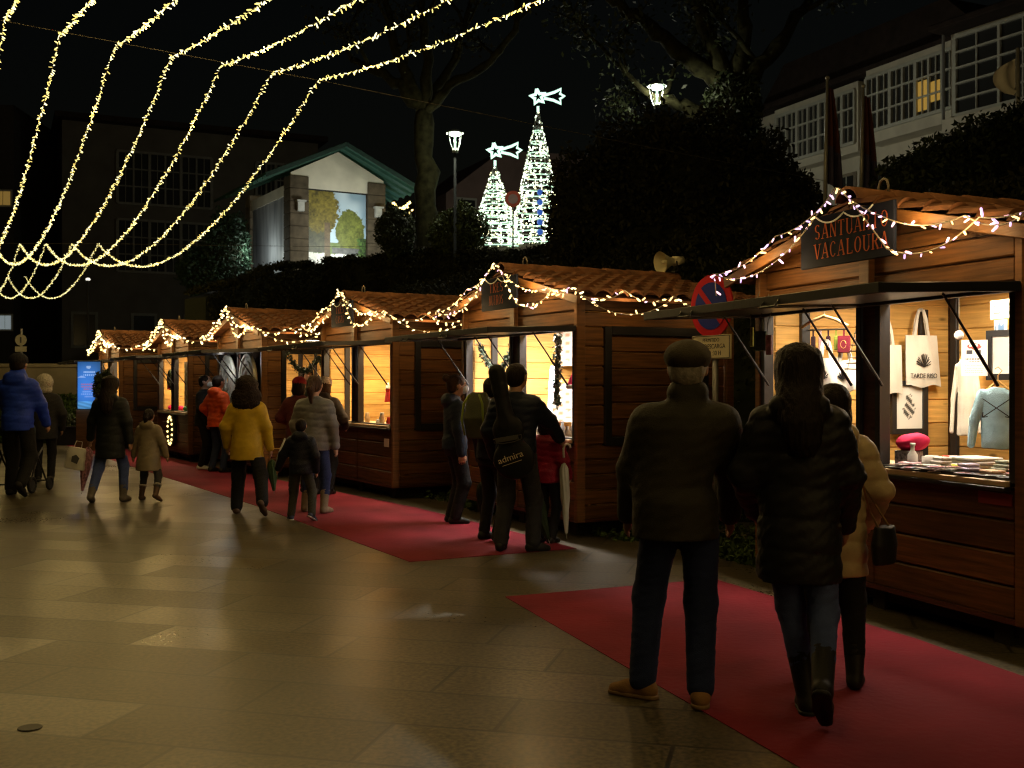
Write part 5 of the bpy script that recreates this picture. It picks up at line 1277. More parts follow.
# ------------------------------------------------------------------ goods and things people carry
def hit(i, px, py, x=None, y=None):
    # local point of stall i where the sight line meets the inner plane x = const or y = const
    Mi = SM[i].inverted(); o = Mi @ Vector((0,0,HC)); d = (Mi @ at(px,py,1))-o
    k = (x-o.x)/d.x if x is not None else (y-o.y)/d.y
    return o+d*k
def lplace(i, p, rz=0): return SM[i] @ Matrix.Translation(p) @ Matrix.Rotation(rz, 4, 'Z')
def tote(label, i, p, rz, w, h, group=None, body=None, sway=.0, art=None, m=None):
    t = thing('tote_bag', label, 'tote bag', lplace(i, p, rz), group); nx, nz = 12, 14
    mb = MB()
    for s_ in (-1, 1):
        o = len(mb.v)
        for j in range(nz+1):
            for k in range(nx+1):
                u, v = k/nx, j/nz; bul = .028*math.sin(math.pi*u)**.6*math.sin(math.pi*min(1,v*.92+.06))**.6+.004
                ww = w*(.86+.14*(1-v)); x = (u-.5)*ww+sway*(1-v)*.1; z = -h*(1-v)+.012*math.sin(u*9+1)*(1-v)
                mb.v.append((x, s_*(-bul)+.006*math.sin(u*14+v*3), z))
        for j in range(nz):
            for k in range(nx):
                a = o+j*(nx+1)+k; q = (a,a+1,a+nx+2,a+nx+1); mb.f.append(q if s_ > 0 else q[::-1]); mb.m.append(0)
    mb.build('bag_body', m or CANVAS, t, True)
    for s_ in (-1,1):
        hd = MB(); pts = [(-w*.2,s_*.008,-.02),(-w*.13,s_*.008,h*.3),(-.02,0,h*.5),(.02,0,h*.5),(w*.13,s_*.008,h*.3),(w*.2,s_*.008,-.02)]
        for a, b in zip(pts[:-1], pts[1:]): hd.bar(a, b, .006, .026)
        hd.build('handle', m or CANVAS, t)
    if body: text('lettering', body, h*.13, BLK, t, Matrix.Translation((0,-.036,-h*.8)) @ UP, .001, .9)
    if art:
        mb = MB()
        rnd = random.Random(art)
        for k in range(16):
            a = R(200-k*13); mb.bar((0,-.037-.0002*k,-h*.62),(h*.2*math.cos(a)*rnd.uniform(.6,1),-.037-.0002*k,-h*.62+h*.22*abs(math.sin(a))+h*.04),.002,.006)
        mb.build('printed_drawing', BLK, t)
    return t
def garment(label, i, p, rz, w, h, m, arrows=False, name='sweatshirt', hanger=True, sl=1.0):
    t = thing(name, label, name.replace('_',' '), lplace(i, p, rz)); g = SDF(.008)
    g.loft([(-h, 0, 0, w*.5, .035), (-h*.9, 0, 0, w*.5, .045), (-h*.4, 0, 0, w*.47, .045), (-h*.12, 0, 0, w*.5, .04), (-.01, 0, 0, w*.2, .03)], k=.03)
    if sl:
        for s_ in (-1,1): g.cap((s_*w*.44,0,-h*.13), (s_*w*.7,-.005,-h*.55*sl), w*.17, w*.15, .012).cap((s_*w*.7,-.005,-h*.55*sl), (s_*w*.78,-.01,-h*.96*sl), w*.15, w*.11, .006)
    g.post.append(lambda A, X, Y, Z: A+.006*wav(X, Y, Z, 26, 2, 6, (1.6,1,.5)))
    g.build('cloth', m, t)
    if hanger:
        mb = MB(); mb.tube([(-w*.34,0,-.03),(0,0,.035),(w*.34,0,-.03)], .009, 6); mb.tube([(0,0,.03),(0,0,.07),(.025,0,.1),(0,0,.125),(-.02,0,.11)], .003, 5); mb.build('hanger', PINE, t)
    if arrows:
        mb = MB(); y = -.055
        for s_ in (-1,1):
            mb.bar((s_*.085,y-.002*s_,-h*.2),(-s_*.085,y-.002*s_,-h*.5),.003,.006)
            for e, f in ((-s_*.085,-h*.5),): mb.bar((e,y-.003*s_,f),(e+s_*.004,y-.003*s_,f+.035),.003,.006); mb.bar((e,y-.004*s_,f),(e+s_*.033,y-.004*s_,f+.006),.003,.006)
        mb.build('printed_arrows', BLK, t)
    return t
def frame_pic(label, i, p, rz, w, h, fn, t_=.03, fcol=None):
    t = thing('picture_frame', label, 'picture', lplace(i, p, rz)); mb = MB(); b = .045
    for x in (-w/2+b/2, w/2-b/2): mb.box((x,0,h/2),(b,t_,h))
    for z in (b/2, h-b/2): mb.box((0,-.001,z),(w-2*b,t_,b))
    mb.build('frame', fcol or BLK, t); picture('print', w-2*b, h-2*b, 22, 30, fn, vcmat('paper_print', .5), t, Matrix.Translation((0,.006,b)))
    return t
def umbrella(label, tip, top, m, hm, curved=True, fat=.055, ribs=8, name='umbrella'):
    # furled umbrella from handle (top) to ferrule (tip)
    tip, top = Vector(tip), Vector(top); d = (tip-top); L = d.length
    q = Vector((0,0,-1)).rotation_difference(d.normalized()).to_matrix().to_4x4()
    t = thing(name, label, 'umbrella', Matrix.Translation(top) @ q)
    mb = MB(); n = 24; prof = [(.012,-.17*L),(fat*.85,-.24*L),(fat,-.38*L),(fat*.9,-.55*L),(fat*.55,-.78*L),(.014,-.94*L)]
    for r, z in prof:
        for k in range(n):
            rr = r*(1+.28*math.cos(ribs*2*math.pi*k/n+z*9)); mb.v.append((rr*math.cos(2*math.pi*k/n), rr*math.sin(2*math.pi*k/n), z))
    for i in range(len(prof)-1):
        for k in range(n): mb.f.append((i*n+k, (i+1)*n+k, (i+1)*n+(k+1)%n, i*n+(k+1)%n)); mb.m.append(0)
    mb.build('canopy', m, t, True)
    mb = MB(); mb.cyl((0,0,-.05*L),(0,0,-L),.006,.004,8); mb.build('shaft', STEELG, t)
    mb = MB()
    if curved: mb.tube([(0,0,-.12*L),(0,0,-.02*L),(.012,0,.012),(.035,0,.028),(.06,0,.015),(.066,0,-.015)], .011, 8)
    else: mb.tube([(0,0,-.14*L),(0,0,0)], .014, 8)
    mb.build('handle', hm, t, True)
    return t
def heap(name, label, cat, i, p, items, mats):
    pass
def build_goods(st):
    # ---- nearest stall
    xl = -W2+.16; hp = math.pi/2
    p = hit(0,921,316,x=xl+.03); tote('white tote bag with drawing and lettering on the left inner wall', 0, p+Vector((0,0,-.16)), hp, .36, .42, 'bags hung in the nearest stall', 'TARDE RISO', .3, 5)
    p = hit(0,886,330,x=xl+.05); tote('plain white tote bag half hidden by the window post', 0, p+Vector((0,0,-.12)), hp, .34, .4, 'bags hung in the nearest stall')
    fig = lambda u, v: (.05,.05,.045) if (math.hypot((u-.5)/.2,(v-.45)/.2) < 1+.3*math.sin(u*40)*math.sin(v*37) or math.hypot((u-.5)/.13,(v-.7)/.11) < 1) and math.sin(u*23+v*31) > -.5 else (.72,.7,.64)
    p = hit(0,909,434,x=xl); frame_pic('black framed print of a dark figure on the left inner wall', 0, p, hp, .36, .44, fig)
    p = hit(0,979,376,y=.85); 
    emb = lambda u, v: (.6,.05,.05) if math.hypot((u-.5)/.28,(v-.82)/.09) < 1 and math.sin(u*30)+math.sin(v*50) > -.6 else ((.04,.04,.05) if (.6 < v < .72 and (.2 < u < .42 or .58 < u < .76)) or (abs(v-.47) < .015 and .12 < u < .88 and math.sin(u*60) > -.6) or (abs(v-.4) < .015 and .3 < u < .72 and math.sin(u*60) > -.6) else ((.35,.35,.36) if abs((v*16) % 1-.5) < .16 and .05 < v < .33 and .12 < u < .85 and math.sin(u*80+v*90) > -.4 else (.78,.77,.74)))
    t = thing('price_poster', 'white paper poster with red emblem hung beside the blue sweatshirt', 'poster', lplace(0, p+Vector((0,-.04,0)), R(38))); picture('sheet', .17, .25, 34, 52, emb, vcmat('paper_print', .5), t, Matrix.Identity(4), .002)
    LB = fabric('light_blue_jersey', (.26,.42,.52), bs=200)
    p = hit(0,998,386,y=.62); garment('light blue sweatshirt with crossed arrows hung at the window', 0, p, R(36), .21, .41, LB, True, sl=.98)
    p = hit(0,966,356,y=1.25); garment('long white garment hanging behind the blue sweatshirt', 0, p, R(36), .13, .6, CANVAS, False, 'white_garment', True, 1.0)
    # shelf with cards
    p = hit(0,1006,341,y=1.35); t = thing('shelf', 'small wooden shelf with a row of cards inside the nearest stall', 'shelf', lplace(0, p, 0)); mb = MB(); mb.box((0,.06,-.012),(.5,.2,.024),None,0,.003); mb.build('board', PINE, t)
    mb = MB(); mb.box((-.24,.06,-.2),(.02,.18,.36)); mb.build('bracket', PINE, t)
    kinds = [lambda u,v: (.1,.1,.1) if .2 < u < .8 and .25 < v < .75 and not (.3 < u < .7 and .35 < v < .65) else (.78,.76,.7), lambda u,v: (.25,.35,.18) if .12 < math.hypot(u-.5,v-.5) < .33 else (.78,.77,.72), lambda u,v: (.08,.16,.3) if math.hypot((u-.5)/.35,(v-.5)/.3) < 1+.4*math.sin(u*20) else (.75,.76,.76), lambda u,v: (.12,.12,.12) if abs(u-.5) < .06 and .1 < v < .9 else (.8,.78,.74)]
    cl = ['card with black square outline on the upper row above the shelf','card with green ring on the upper row above the shelf','card with dark blue patch standing on the small shelf','card with a black stroke at the right of the small shelf']
    for k, (dx, dz) in enumerate(((-.14,.17),(.0,.17),(-.06,.02),(.13,.06))):
        t = thing('greeting_card', cl[k], 'card', lplace(0, p+Vector((dx,.05-.02*k,dz)), 0), 'cards over the shelf'); picture('card', .125, .14, 16, 18, kinds[k], vcmat('paper_print', .5), t, Matrix.Identity(4), .002)
    p = hit(0,1003,380,y=1.2); frame_pic('blank white board in black frame beneath the card shelf', 0, p, R(10), .26, .36, lambda u, v: (.76,.75,.74))
    p = hit(0,959,335,y=.9); t = thing('bauble', 'white hanging glass bauble on a string inside the nearest stall', 'bauble', lplace(0, p)); mb = MB(); mb.sphere((0,0,0),.034,14); mb.build('ball', mat('pearl_glass', (.8,.75,.75), rough=.15, spec=.6), t, True); mb = MB(); mb.cyl((0,0,.03),(0,0,.42),.0025,None,5); mb.build('string', CABLEW, t)
    # counter
    cz = .9745; rnd = random.Random(4)
    def cloth_pile(label, x, y, w, d, n, m, name='folded_cloth', grp='folded cloths on the counter'):
        t = thing(name, label, 'cloth', lplace(0, (x,y,cz), rnd.uniform(-.2,.2)), grp)
        mb = MB()
        for k in range(n): mb.box((rnd.uniform(-.01,.01), rnd.uniform(-.01,.01), .012+.023*k), (w-.012*k, d-.01*k, .02), Matrix.Rotation(rnd.uniform(-.06,.06),3,'Z'), 0, .006)
        mb.build('layers', m, t)
    cloth_pile('pile of folded white cloths in the middle of the near counter', .62, .36, .3, .24, 4, WHITE)
    cloth_pile('thin folded white cloth lying behind the red cloth pile', .42, .47, .22, .16, 3, WHITE)
    cc = [(.62,.4,.45),(.3,.36,.5),(.66,.62,.56),(.14,.12,.16),(.5,.45,.6),(.45,.5,.42),(.7,.5,.35),(.2,.3,.4)]; cn = ['pink','slate blue','cream','black','lilac','sage green','peach','steel blue']
    for k in range(8): cloth_pile(f'low pile of {cn[k]} cloths or packets on near counter', .3+.125*k+rnd.uniform(-.02,.02), (.1,.3,.14,.34,.12,.28,.1,.3)[k], .13, .11, 2+k%3, fabric(f'cloth_{cn[k].replace(" ","_")}', cc[k]), 'cloth_pile')
    s_ = SDF(.008); s_.ell((0,0,.05),(.11,.08,.06),.02).ell((.06,.02,.07),(.07,.06,.05),.03); s_.post.append(lambda A,X,Y,Z: np.maximum(A+.008*wav(X,Y,Z,40,2,6), -Z))
    mb = MB(); mb.box((0,0,.055),(.15,.11,.11),None,0,.004)
    t = thing('box', 'dark patterned box with a crimson cloth on top, left on near counter', 'box', lplace(0,(.18,.2,cz),.1)); mb.build('carton', mat('patterned_card', (.22,.2,.22), rough=.6, var=.9, vs=40), t)
    o = s_.build('crimson_scarf', mat('crimson_cloth', (.6,.015,.08), rough=.8, var=.2), None, lplace(0,(.18,.22,cz+.108))); tag(o, 'bundle of crimson cloth heaped on the patterned box', 'scarf')
    for k, (x, y, lb) in enumerate(((.3,.13,'white bottle with narrow neck standing on near counter'),)):
        mb = MB(); mb.lathe([(0,0),(.032,0),(.034,.01),(.034,.09),(.014,.12),(.013,.15),(.018,.152),(.018,.168),(0,.168)], 16); o = mb.build('bottle', mat('white_glazed_ceramic', (.75,.74,.72), rough=.2, spec=.5, var=.02), None, True, lplace(0,(x,y,cz))); tag(o, lb, 'bottle')
    for k, (x, y, c, lb) in enumerate(((.4,.2,(.72,.7,.68),'white mug nearest the bottle on near counter'),(.46,.12,(.65,.6,.58),'greyish mug in front of the folded cloths'),(.44,.3,(.5,.08,.05),'red mug behind the white mugs'))):
        t = thing('mug', lb, 'mug', lplace(0,(x,y,cz),k*1.3), 'mugs on the near counter'); mb = MB(); mb.lathe([(0,0),(.036,0),(.04,.005),(.041,.09),(.037,.09),(.035,.01),(0,.01)], 16); mb.build('cup', mat(f'mug_glaze_{("white","grey","red")[k]}', c, rough=.25, var=.05), t, True); mb = MB(); mb.tube([(.04,0,.075),(.062,0,.07),(.066,0,.045),(.058,0,.025),(.04,0,.02)],.005,6); mb.build('handle', mat(f'mug_glaze_{("white","grey","red")[k]}', c), t, True)
    g_ = SDF(.007); g_.ell((0,0,.02),(.05,.03,.02),.01).ell((.03,.02,.025),(.04,.02,.02),.01); g_.post.append(lambda A,X,Y,Z: np.maximum(A,-Z))
    tag(g_.build('pouch', mat('lime_felt', (.4,.42,.05), rough=.9), None, lplace(0,(.55,.2,cz+.0))), 'small lime green pouch by the folded white cloths', 'pouch')
    cols = [(.75,.72,.7),(.6,.42,.44),(.35,.4,.5),(.7,.66,.5),(.15,.13,.14),(.5,.4,.6),(.62,.66,.62),(.7,.55,.5)]
    for k in range(46):
        x = .2+1.04*rnd.random(); y = -.01+.12*rnd.random() if x < .8 else -.01+.42*rnd.random(); c = cols[rnd.randrange(8)]
        mb = MB(); mb.box((0,0,.004+.0009*k),(.11,.075,.003)); mb.box((0,.0,.0062+.0009*k),(.08,.04,.0012),None,1)
        o = mb.build('card', [mat(f'card_paper_{cols.index(c)}', c, rough=.5), mat(f'card_print_{k%3}', ((.1,.1,.12),(.5,.5,.5),(.35,.1,.12))[k%3], rough=.5)], None, False, lplace(0,(x,y,cz),rnd.uniform(-1,1)))
        tag(o, 'small printed card or packet laid flat among others on near counter', 'card', 'cards laid out on the near counter')
    for k in range(7):
        x = 1.0+.03*k+rnd.uniform(-.01,.01); mb = MB(); hh = rnd.uniform(.05,.1); mb.lathe([(0,0),(.014,0),(.016,hh*.7),(.009,hh*.85),(.009,hh),(0,hh)], 10)
        tag(mb.build('bottle', mat(f'vial_{k%3}', ((.1,.03,.1),(.4,.36,.34),(.12,.1,.14))[k%3], rough=.2), None, True, lplace(0,(x,.3+.05*(k%2),cz))), 'small dark or grey vial in a row below the sweatshirt', 'bottle', 'vials on the near counter')
    # left bay: hanger with white bags, row of pouches, twig ladder
    t = thing('coat_hanger', 'wooden coat hanger hung under the awning of the nearest stall', 'hanger', lplace(0, hit(0,824,316,y=.16), R(20))); mb = MB(); mb.tube([(-.2,0,-.08),(-.1,0,-.03),(0,0,0),(.1,0,-.03),(.2,0,-.08)],.012,8); mb.build('wooden_bar', mat('light_beech', (.62,.42,.2), rough=.4), t, True); mb = MB(); mb.tube([(0,0,0),(0,0,.04),(.025,0,.065),(0,0,.09),(-.02,0,.08)],.003,5); mb.build('hook', STEELG, t)
    for k, (px, py, w_, h_, lb) in enumerate(((826,358,.24,.26,'white tote bag with grey feather print behind the long-haired woman'),(845,360,.24,.24,'white tote bag with grey print nearest the twig ladder'))):
        p = hit(0,px,py,y=.35+.08*k); tote(lb, 0, p, R(25), w_, h_, 'bags hung in the nearest stall', None, .2, 8+k, WHITE)
    rail = thing('rail', 'thin rail holding small pouches across the left bay of near stall', 'rail', lplace(0, (0,0,0))); a = hit(0,775,331,y=.4); b = hit(0,848,329,y=.4); mb = MB(); mb.cyl(a,b,.007,None,8); mb.build('rod', CABLED, rail)
    pc = [(.05,.1,.09),(.62,.42,.5),(.03,.02,.02),(.05,.02,.04),(.58,.4,.46),(.04,.02,.03),(.5,.34,.42),(.035,.01,.02),(.2,.24,.04),(.14,.01,.025)]
    pl = ['dark green','pale pink','black','plum','rose pink','near-black','light pink','dark maroon','olive green','large maroon']
    for k in range(10):
        f = (k+.5)/10; p = a.lerp(b, f); w_, h_ = (.035,.11) if k < 9 else (.1,.13)
        t = thing('pouch', f'{pl[k]} small pouch hung from the rail in the near stall', 'pouch', lplace(0, p, R(30)), 'pouches hung from the rail'); m_ = mat(f'pouch_felt_{k}', pc[k], rough=.85, var=.2)
        mb = MB(); mb.box((0,0,-.05-h_/2),(w_,.02,h_),None,0,.006); mb.build('pouch_body', m_, t); mb = MB(); mb.box((0,0,-.025),(.012,.006,.06)); mb.build('loop', m_, t)
        if k == 9: mb = MB(); mb.tube([(.022*math.cos(q*.6),-.0125,-.05-h_/2+.03*math.sin(q*.6)) for q in range(11)],.002,5); mb.build('printed_emblem', mat('gold_print', (.5,.35,.1)), t)
    for k, (px, py, c, w_, lb) in enumerate(((752,337,(.35,.36,.08),.03,'thin yellow-green pouch hung at the outer left corner'),(761,341,(.05,.1,.09),.1,'dark green patterned pouch hung at the outer left corner'),(769,345,(.62,.42,.5),.055,'pink pouch hung at the outer left corner'))):
        p = hit(0,px,py,y=-.2); t = thing('pouch', lb, 'pouch', lplace(0,p,R(20)), 'pouches hung outside the near stall'); mb = MB(); mb.box((0,0,0),(w_,.02,.15),None,0,.006); mb.build('pouch_body', mat(f'outer_pouch_{k}', c, rough=.85, var=.5, vs=30), t); mb = MB(); mb.tube([(-.01,0,.075),(-.012,0,.17),(.0,.1,.36)],.003,5); mb.build('loop', CABLED, t)
    p = hit(0,861,316,y=.12); t = thing('twig_ladder', 'tree-shaped ladder of pale twigs on strings hung by the window post', 'hanging ornament', lplace(0,p,R(24))); tw = mat('pale_driftwood', (.5,.4,.26), rough=.8, var=.25)
    for k in range(9):
        mb = MB(); w_ = .03+.0115*k; z = -.03-.043*k; mb.tube([(-w_,0,z+rnd.uniform(-.006,.006)),(0,.004,z),(w_,0,z+rnd.uniform(-.006,.006))],.0065,6); mb.build('twig', tw, t)
    for s_2 in (-1,1): mb = MB(); mb.tube([(0,0,.08),(s_2*.02,-.007,-.03),(s_2*.1,-.007,-.38)],.003,5); mb.build('string', CABLEW, t)
    # ---- second stall
    t = thing('lamp_tube', 'bright white leaning tube light standing in the second stall window', 'lamp', lplace(1,hit(1,549,428,y=.55))); mb = MB(); mb.cyl((0,0,.0),(.05,0,.42),.03,.03,12); mb.build('tube_body', glow('pale_tube', (.95,.9,.9), 1.3), t, True); mb = MB(); mb.cyl((.05,0,.425),(.09,0,.7),.035,.028,12); mb.build('lit_tip', glow('blue_white_tube', (.8,.82,1), 7), t, True); mb = MB(); mb.cyl((0,0,-.22),(0,0,.0),.02); mb.build('foot', BLK, t)
    lamp('tube_glow', 'POINT', SM[1] @ (hit(1,555,385,y=.45)), 5, (.85,.87,1), .06)
    pr = lambda s0: (lambda u, v: tuple(np.clip(np.array([.72,.66,.6])-.45*(math.sin(u*23+s0)*math.sin(v*31+s0*2) > .45)*np.array([.6,.9,1]), .03, .9)))
    for k, (px, py, w_, h_, x, y, lb) in enumerate(((508,398,1.1,.85,None,1.7,'large pale poster seen through the left bay of second stall'),(562,366,.85,.5,None,1.3,'pale poster high in the right bay of second stall'),(560,422,.8,.48,None,1.25,'pale poster low in the right bay of second stall'))):
        p = hit(1,px,py,y=y); t = thing('poster', lb, 'poster', lplace(1,p,R(25)), 'posters in the second stall'); picture('sheet', w_, h_, 24, 24, pr(k*2.1+1), vcmat('paper_print', .5), t, Matrix.Identity(4), .004)
    TIN = mat('dark_green_tinsel', (.05,.08,.06), rough=.35, spec=.6, var=.5, vs=40, island=.6)
    def tinsel(label, i, pts, sag, r=.035):
        path = swag([SM[i] @ Vector(q) for q in pts], sag, 14); rnd2 = np.random.RandomState(len(label)); P_ = []
        for a_, b_ in zip(path[:-1], path[1:]):
            for k in range(70): P_.append(a_.lerp(b_, rnd2.uniform())+Vector(rnd2.normal(size=3)*r*.5))
        t = thing('tinsel_garland', label, 'garland', None, 'tinsel garlands in the stalls'); mb = MB(); mb.tube(path,.01,5); mb.build('core', BLK, t); leaf_mesh(P_,.022,rnd2,'tinsel',TIN,t)
    tinsel('green tinsel swag in the left bay of the second stall', 1, [(-1.1,.12,2.0),(-.2,.12,2.02)], [.32])
    tinsel('green tinsel hanging straight down in second stall right bay', 1, [(.62,.2,2.04),(.6,.2,1.3)], [0])
    seller = person('seller in dark top leaning over the counter of second stall', 0,0,1.6,0, fabric('dark_grey_knit', (.06,.06,.07)), BLACKC, BOOTB, HAIRB, hairstyle='bob', aL=(-.12,.3,.62), aR=(.12,.3,.63), h=.013, face_eyes=True)
    seller.root.matrix_world = lplace(1,(.98,1.0,.18),R(180))
    t = thing('hat', 'red pointed hat hanging at the right edge of the second stall window', 'hat', lplace(1,hit(1,574,388,y=.25))); mb = MB(); mb.lathe([(.0,0),(.075,0),(.07,.03),(.05,.09),(.02,.15),(0,.17)],12); mb.build('hat_cone', mat('crimson_cloth', (.6,.015,.08)), t, True); mb = MB(); mb.lathe([(.07,-.01),(.085,0),(.085,.03),(.07,.035)],12); mb.build('fur_trim', WHITE, t, True)
    for k in range(9):
        x = .25+.1*k+rnd.uniform(-.02,.02); hh = rnd.uniform(.07,.16); mb = MB(); mb.lathe([(0,0),(.03,0),(.032,hh*.6),(.016,hh*.75),(.016,hh),(0,hh)],10)
        tag(mb.build('jar', mat(f'jar_glaze_{k%4}', ((.6,.62,.66),(.4,.34,.3),(.7,.66,.62),(.3,.32,.36))[k%4], rough=.15), None, True, lplace(1,(x,.18+.12*(k%2),cz))), 'small glass or clay jar on the second stall counter', 'jar', 'jars on the second counter')
    # ---- third stall
    t = thing('easel', 'pale A-shaped wooden easel inside the third stall', 'easel', lplace(2,hit(2,358,384,y=.75)*1-Vector((0,0,1.45)), R(45))); mb = MB()
    for a_, b_ in (((-.55,0,.65),(-.02,.05,1.75)),((.6,0,.65),(.02,-.05,1.8))):
        mb = MB(); mb.bar(a_, b_, .035, .05); mb.build('leg', mat('pale_planed_wood', (.7,.6,.45), rough=.5), t)
    mb = MB(); mb.bar((-.55,0,.65),(.6,0,.65),.035,.05); mb.build('cross_bar', mat('pale_planed_wood', (.7,.6,.45)), t)
    t = thing('doll', 'small red and white knitted doll at the right of the third stall', 'doll', lplace(2,hit(2,388,402,y=.35)))
    g_ = SDF(.008); g_.loft([(0,0,0,.06,.05),(.14,0,0,.035,.03)],.02).ell((0,0,.17),(.035,.035,.035),.01); g_.build('doll_body', mat('red_wool', (.45,.03,.03), rough=.9), t)
    mb = MB(); mb.lathe([(.038,.185),(.036,.2),(.02,.25),(0,.28)],10); mb.build('doll_hat', WHITE, t, True)
    its = [(.62,(.6,.6,.55),.16),(.75,(.5,.06,.05),.11),(.86,(.55,.05,.05),.1),(.96,(.66,.62,.5),.08),(1.06,(.4,.3,.2),.09),(-.15,(.3,.22,.12),.14),(-.3,(.45,.36,.2),.12),(.35,(.62,.55,.4),.07),(.5,(.6,.6,.6),.06)]
    for k, (x, c, hh) in enumerate(its):
        mb = MB(); mb.lathe([(0,0),(.035,0),(.04,hh*.5),(.028,hh*.75),(.03,hh),(0,hh)],12)
        tag(mb.build('candle_holder', mat(f'holder_glaze_{k}', c, rough=.3), None, True, lplace(2,(x,.16+.1*(k%2),cz))), 'small ceramic or red glass holder on the third stall counter', 'candle holder', 'small goods on the third counter')
    # ---- fourth stall: lace circles at the front, side hatch open
    lace = mat('white_lace', (.75,.78,.74), rough=.8, var=.1)
    for k, x in enumerate((-.62,.62)):
        t = thing('lace_circle', ('left white lace circle in the dark front window','right white lace circle in the dark front window')[k], 'ornament', lplace(3,(x,-.02,1.6)), 'lace circles on the stall front')
        mb = MB(); rr = .42
        for q in range(3): mb.tube([(rr*(1-.3*q)*math.cos(2*math.pi*j/28),0,rr*(1-.3*q)*math.sin(2*math.pi*j/28)) for j in range(29)],.038,5)
        for q in range(12): a_ = 2*math.pi*q/12; mb.bar((.05*math.cos(a_),0,.05*math.sin(a_)),(rr*math.cos(a_),0,rr*math.sin(a_)),.014,.05); mb.sphere((rr*.83*math.cos(a_+.26),0,rr*.83*math.sin(a_+.26)),(.07,.016,.07),8); mb.sphere((rr*.5*math.cos(a_+.26),0,rr*.5*math.sin(a_+.26)),(.045,.016,.045),7)
        mb.build('lace', lace, t)
    mb = MB(); mb.box((0,.16,1.55),(2*W2-.3,.015,1.3)); o = mb.build('window_blind', mat('dark_brown_cloth', (.014,.01,.008), rough=.95, spec=.02), st[3])
    for ch in list(st[3].children):
        xs = [v.co.x for v in ch.data.vertices] if ch.type == 'MESH' else [0]
        if ch.name.startswith('side_hatch') and sum(xs) > 0:
            for c2 in list(ch.children): bpy.data.objects.remove(c2)
        elif ch.name.startswith(('lining','inner_frame')) and min(xs) > .5: bpy.data.objects.remove(ch)
    mb = MB()
    for y0, y1, z0, z1, nn in ((.1,DP-.1,.22,.95,3),(.1,.36,.95,2.07,5),(DP-.36,DP-.1,.95,2.07,5)): boards_side(mb, W2-.085, y0, y1, z0, z1, nn, .02)
    mb.build('lining', PINE, st[3])
    tinsel('dark tinsel swag across the open side hatch of fourth stall', 3, [(W2+.02,.42,2.03),(W2+.02,.95,1.98),(W2+.02,1.5,2.03)], [.26,.26], .045)
    seller = person('dark-haired seller seen through the open side hatch of fourth stall', 0,0,1.62,0, fabric('dark_green_knit', (.03,.04,.035)), BLACKC, BOOTB, HAIRD, hairstyle='long', aL=(-.12,.25,.62), aR=(.12,.25,.62), h=.014, face_eyes=True)
    seller.root.matrix_world = lplace(3,(.7,1.0,.18),R(-100))
    # ---- fifth stall: patterned sheet and wreath
    def pat(u, v): return tuple(np.clip(np.array([.6,.58,.5])-.5*(math.sin(u*26+v*9)*math.sin(v*33-u*7) > .1)*np.array([.7,.6,.9]), .03, .9))
    t = thing('patterned_sheet', 'white and dark patterned sheet in the right bay of wreath stall', 'sheet', lplace(4,(.68,.2,.98))); picture('sheet', .95, 1.0, 40, 44, pat, vcmat('paper_print', .5), t, Matrix.Identity(4), .004)
    t = thing('wreath', 'oval wreath with white lights on the front boards of a far stall', 'wreath', lplace(4,(.1,-.02,.58))); mb = MB(); mb.tube([(.2*math.cos(2*math.pi*k/24),0,.28*math.sin(2*math.pi*k/24)) for k in range(25)],.05,8); mb.build('twig_ring', LEAF, t)
    for k in range(16):
        a_ = 2*math.pi*k/16+.1; mb = MB(); mb.sphere((.2*math.cos(a_),-.05,.28*math.sin(a_)),.026,6); mb.build('light_bulb', glow('cream_bulb', (1,.82,.42), 5), t)
    t = thing('wreath', 'green wreath hanging in the left bay of a far stall', 'wreath', lplace(4,(-.55,.1,1.62))); mb = MB(); mb.tube([(.17*math.cos(2*math.pi*k/20),0,.17*math.sin(2*math.pi*k/20)) for k in range(21)],.05,8); mb.build('leaf_ring', LEAF, t); mb = MB(); mb.box((0,-.05,-.16),(.12,.03,.08),None,0,.01); mb.build('bow', mat('crimson_cloth', (.6,.015,.08)), t)
    for k in range(5):
        mb = MB(); mb.sphere((0,0,.05),(.09,.07,.06),8); tag(mb.build('gift_parcel', mat('crimson_cloth', (.6,.015,.08)) if k%2 == 0 else mat('green_wrap', (.05,.2,.06)), None, True, lplace(4,(-1+.45*k,.2,cz))), 'small red or green rounded parcel on a far stall counter', 'parcel', 'parcels on a far counter')
    t = thing('poster', 'white notice in the window of the farthest stall', 'poster', lplace(5,(.55,.2,1.0))); picture('sheet', .6, .55, 12, 12, lambda u, v: (.74,.72,.66), vcmat('paper_print', .5), t, Matrix.Identity(4), .004)
    blob_plant('plant', 'dark leafy plant growing from a tall pot by the blue poster', 'plant', [((-9.15,24.7,1.45),(.22,.2,.35))], 900, .06, LEAF, 31)
    t = thing('flower_stand', 'tall dark pot on stand below the leafy plant by poster', 'pot', place(-9.15,24.7)); mb = MB(); mb.lathe([(0,0),(.15,0),(.05,.05),(.04,.8),(.14,.85),(.18,1.12),(.15,1.12),(0,1.1)],14); mb.build('pot', BLK, t, True)

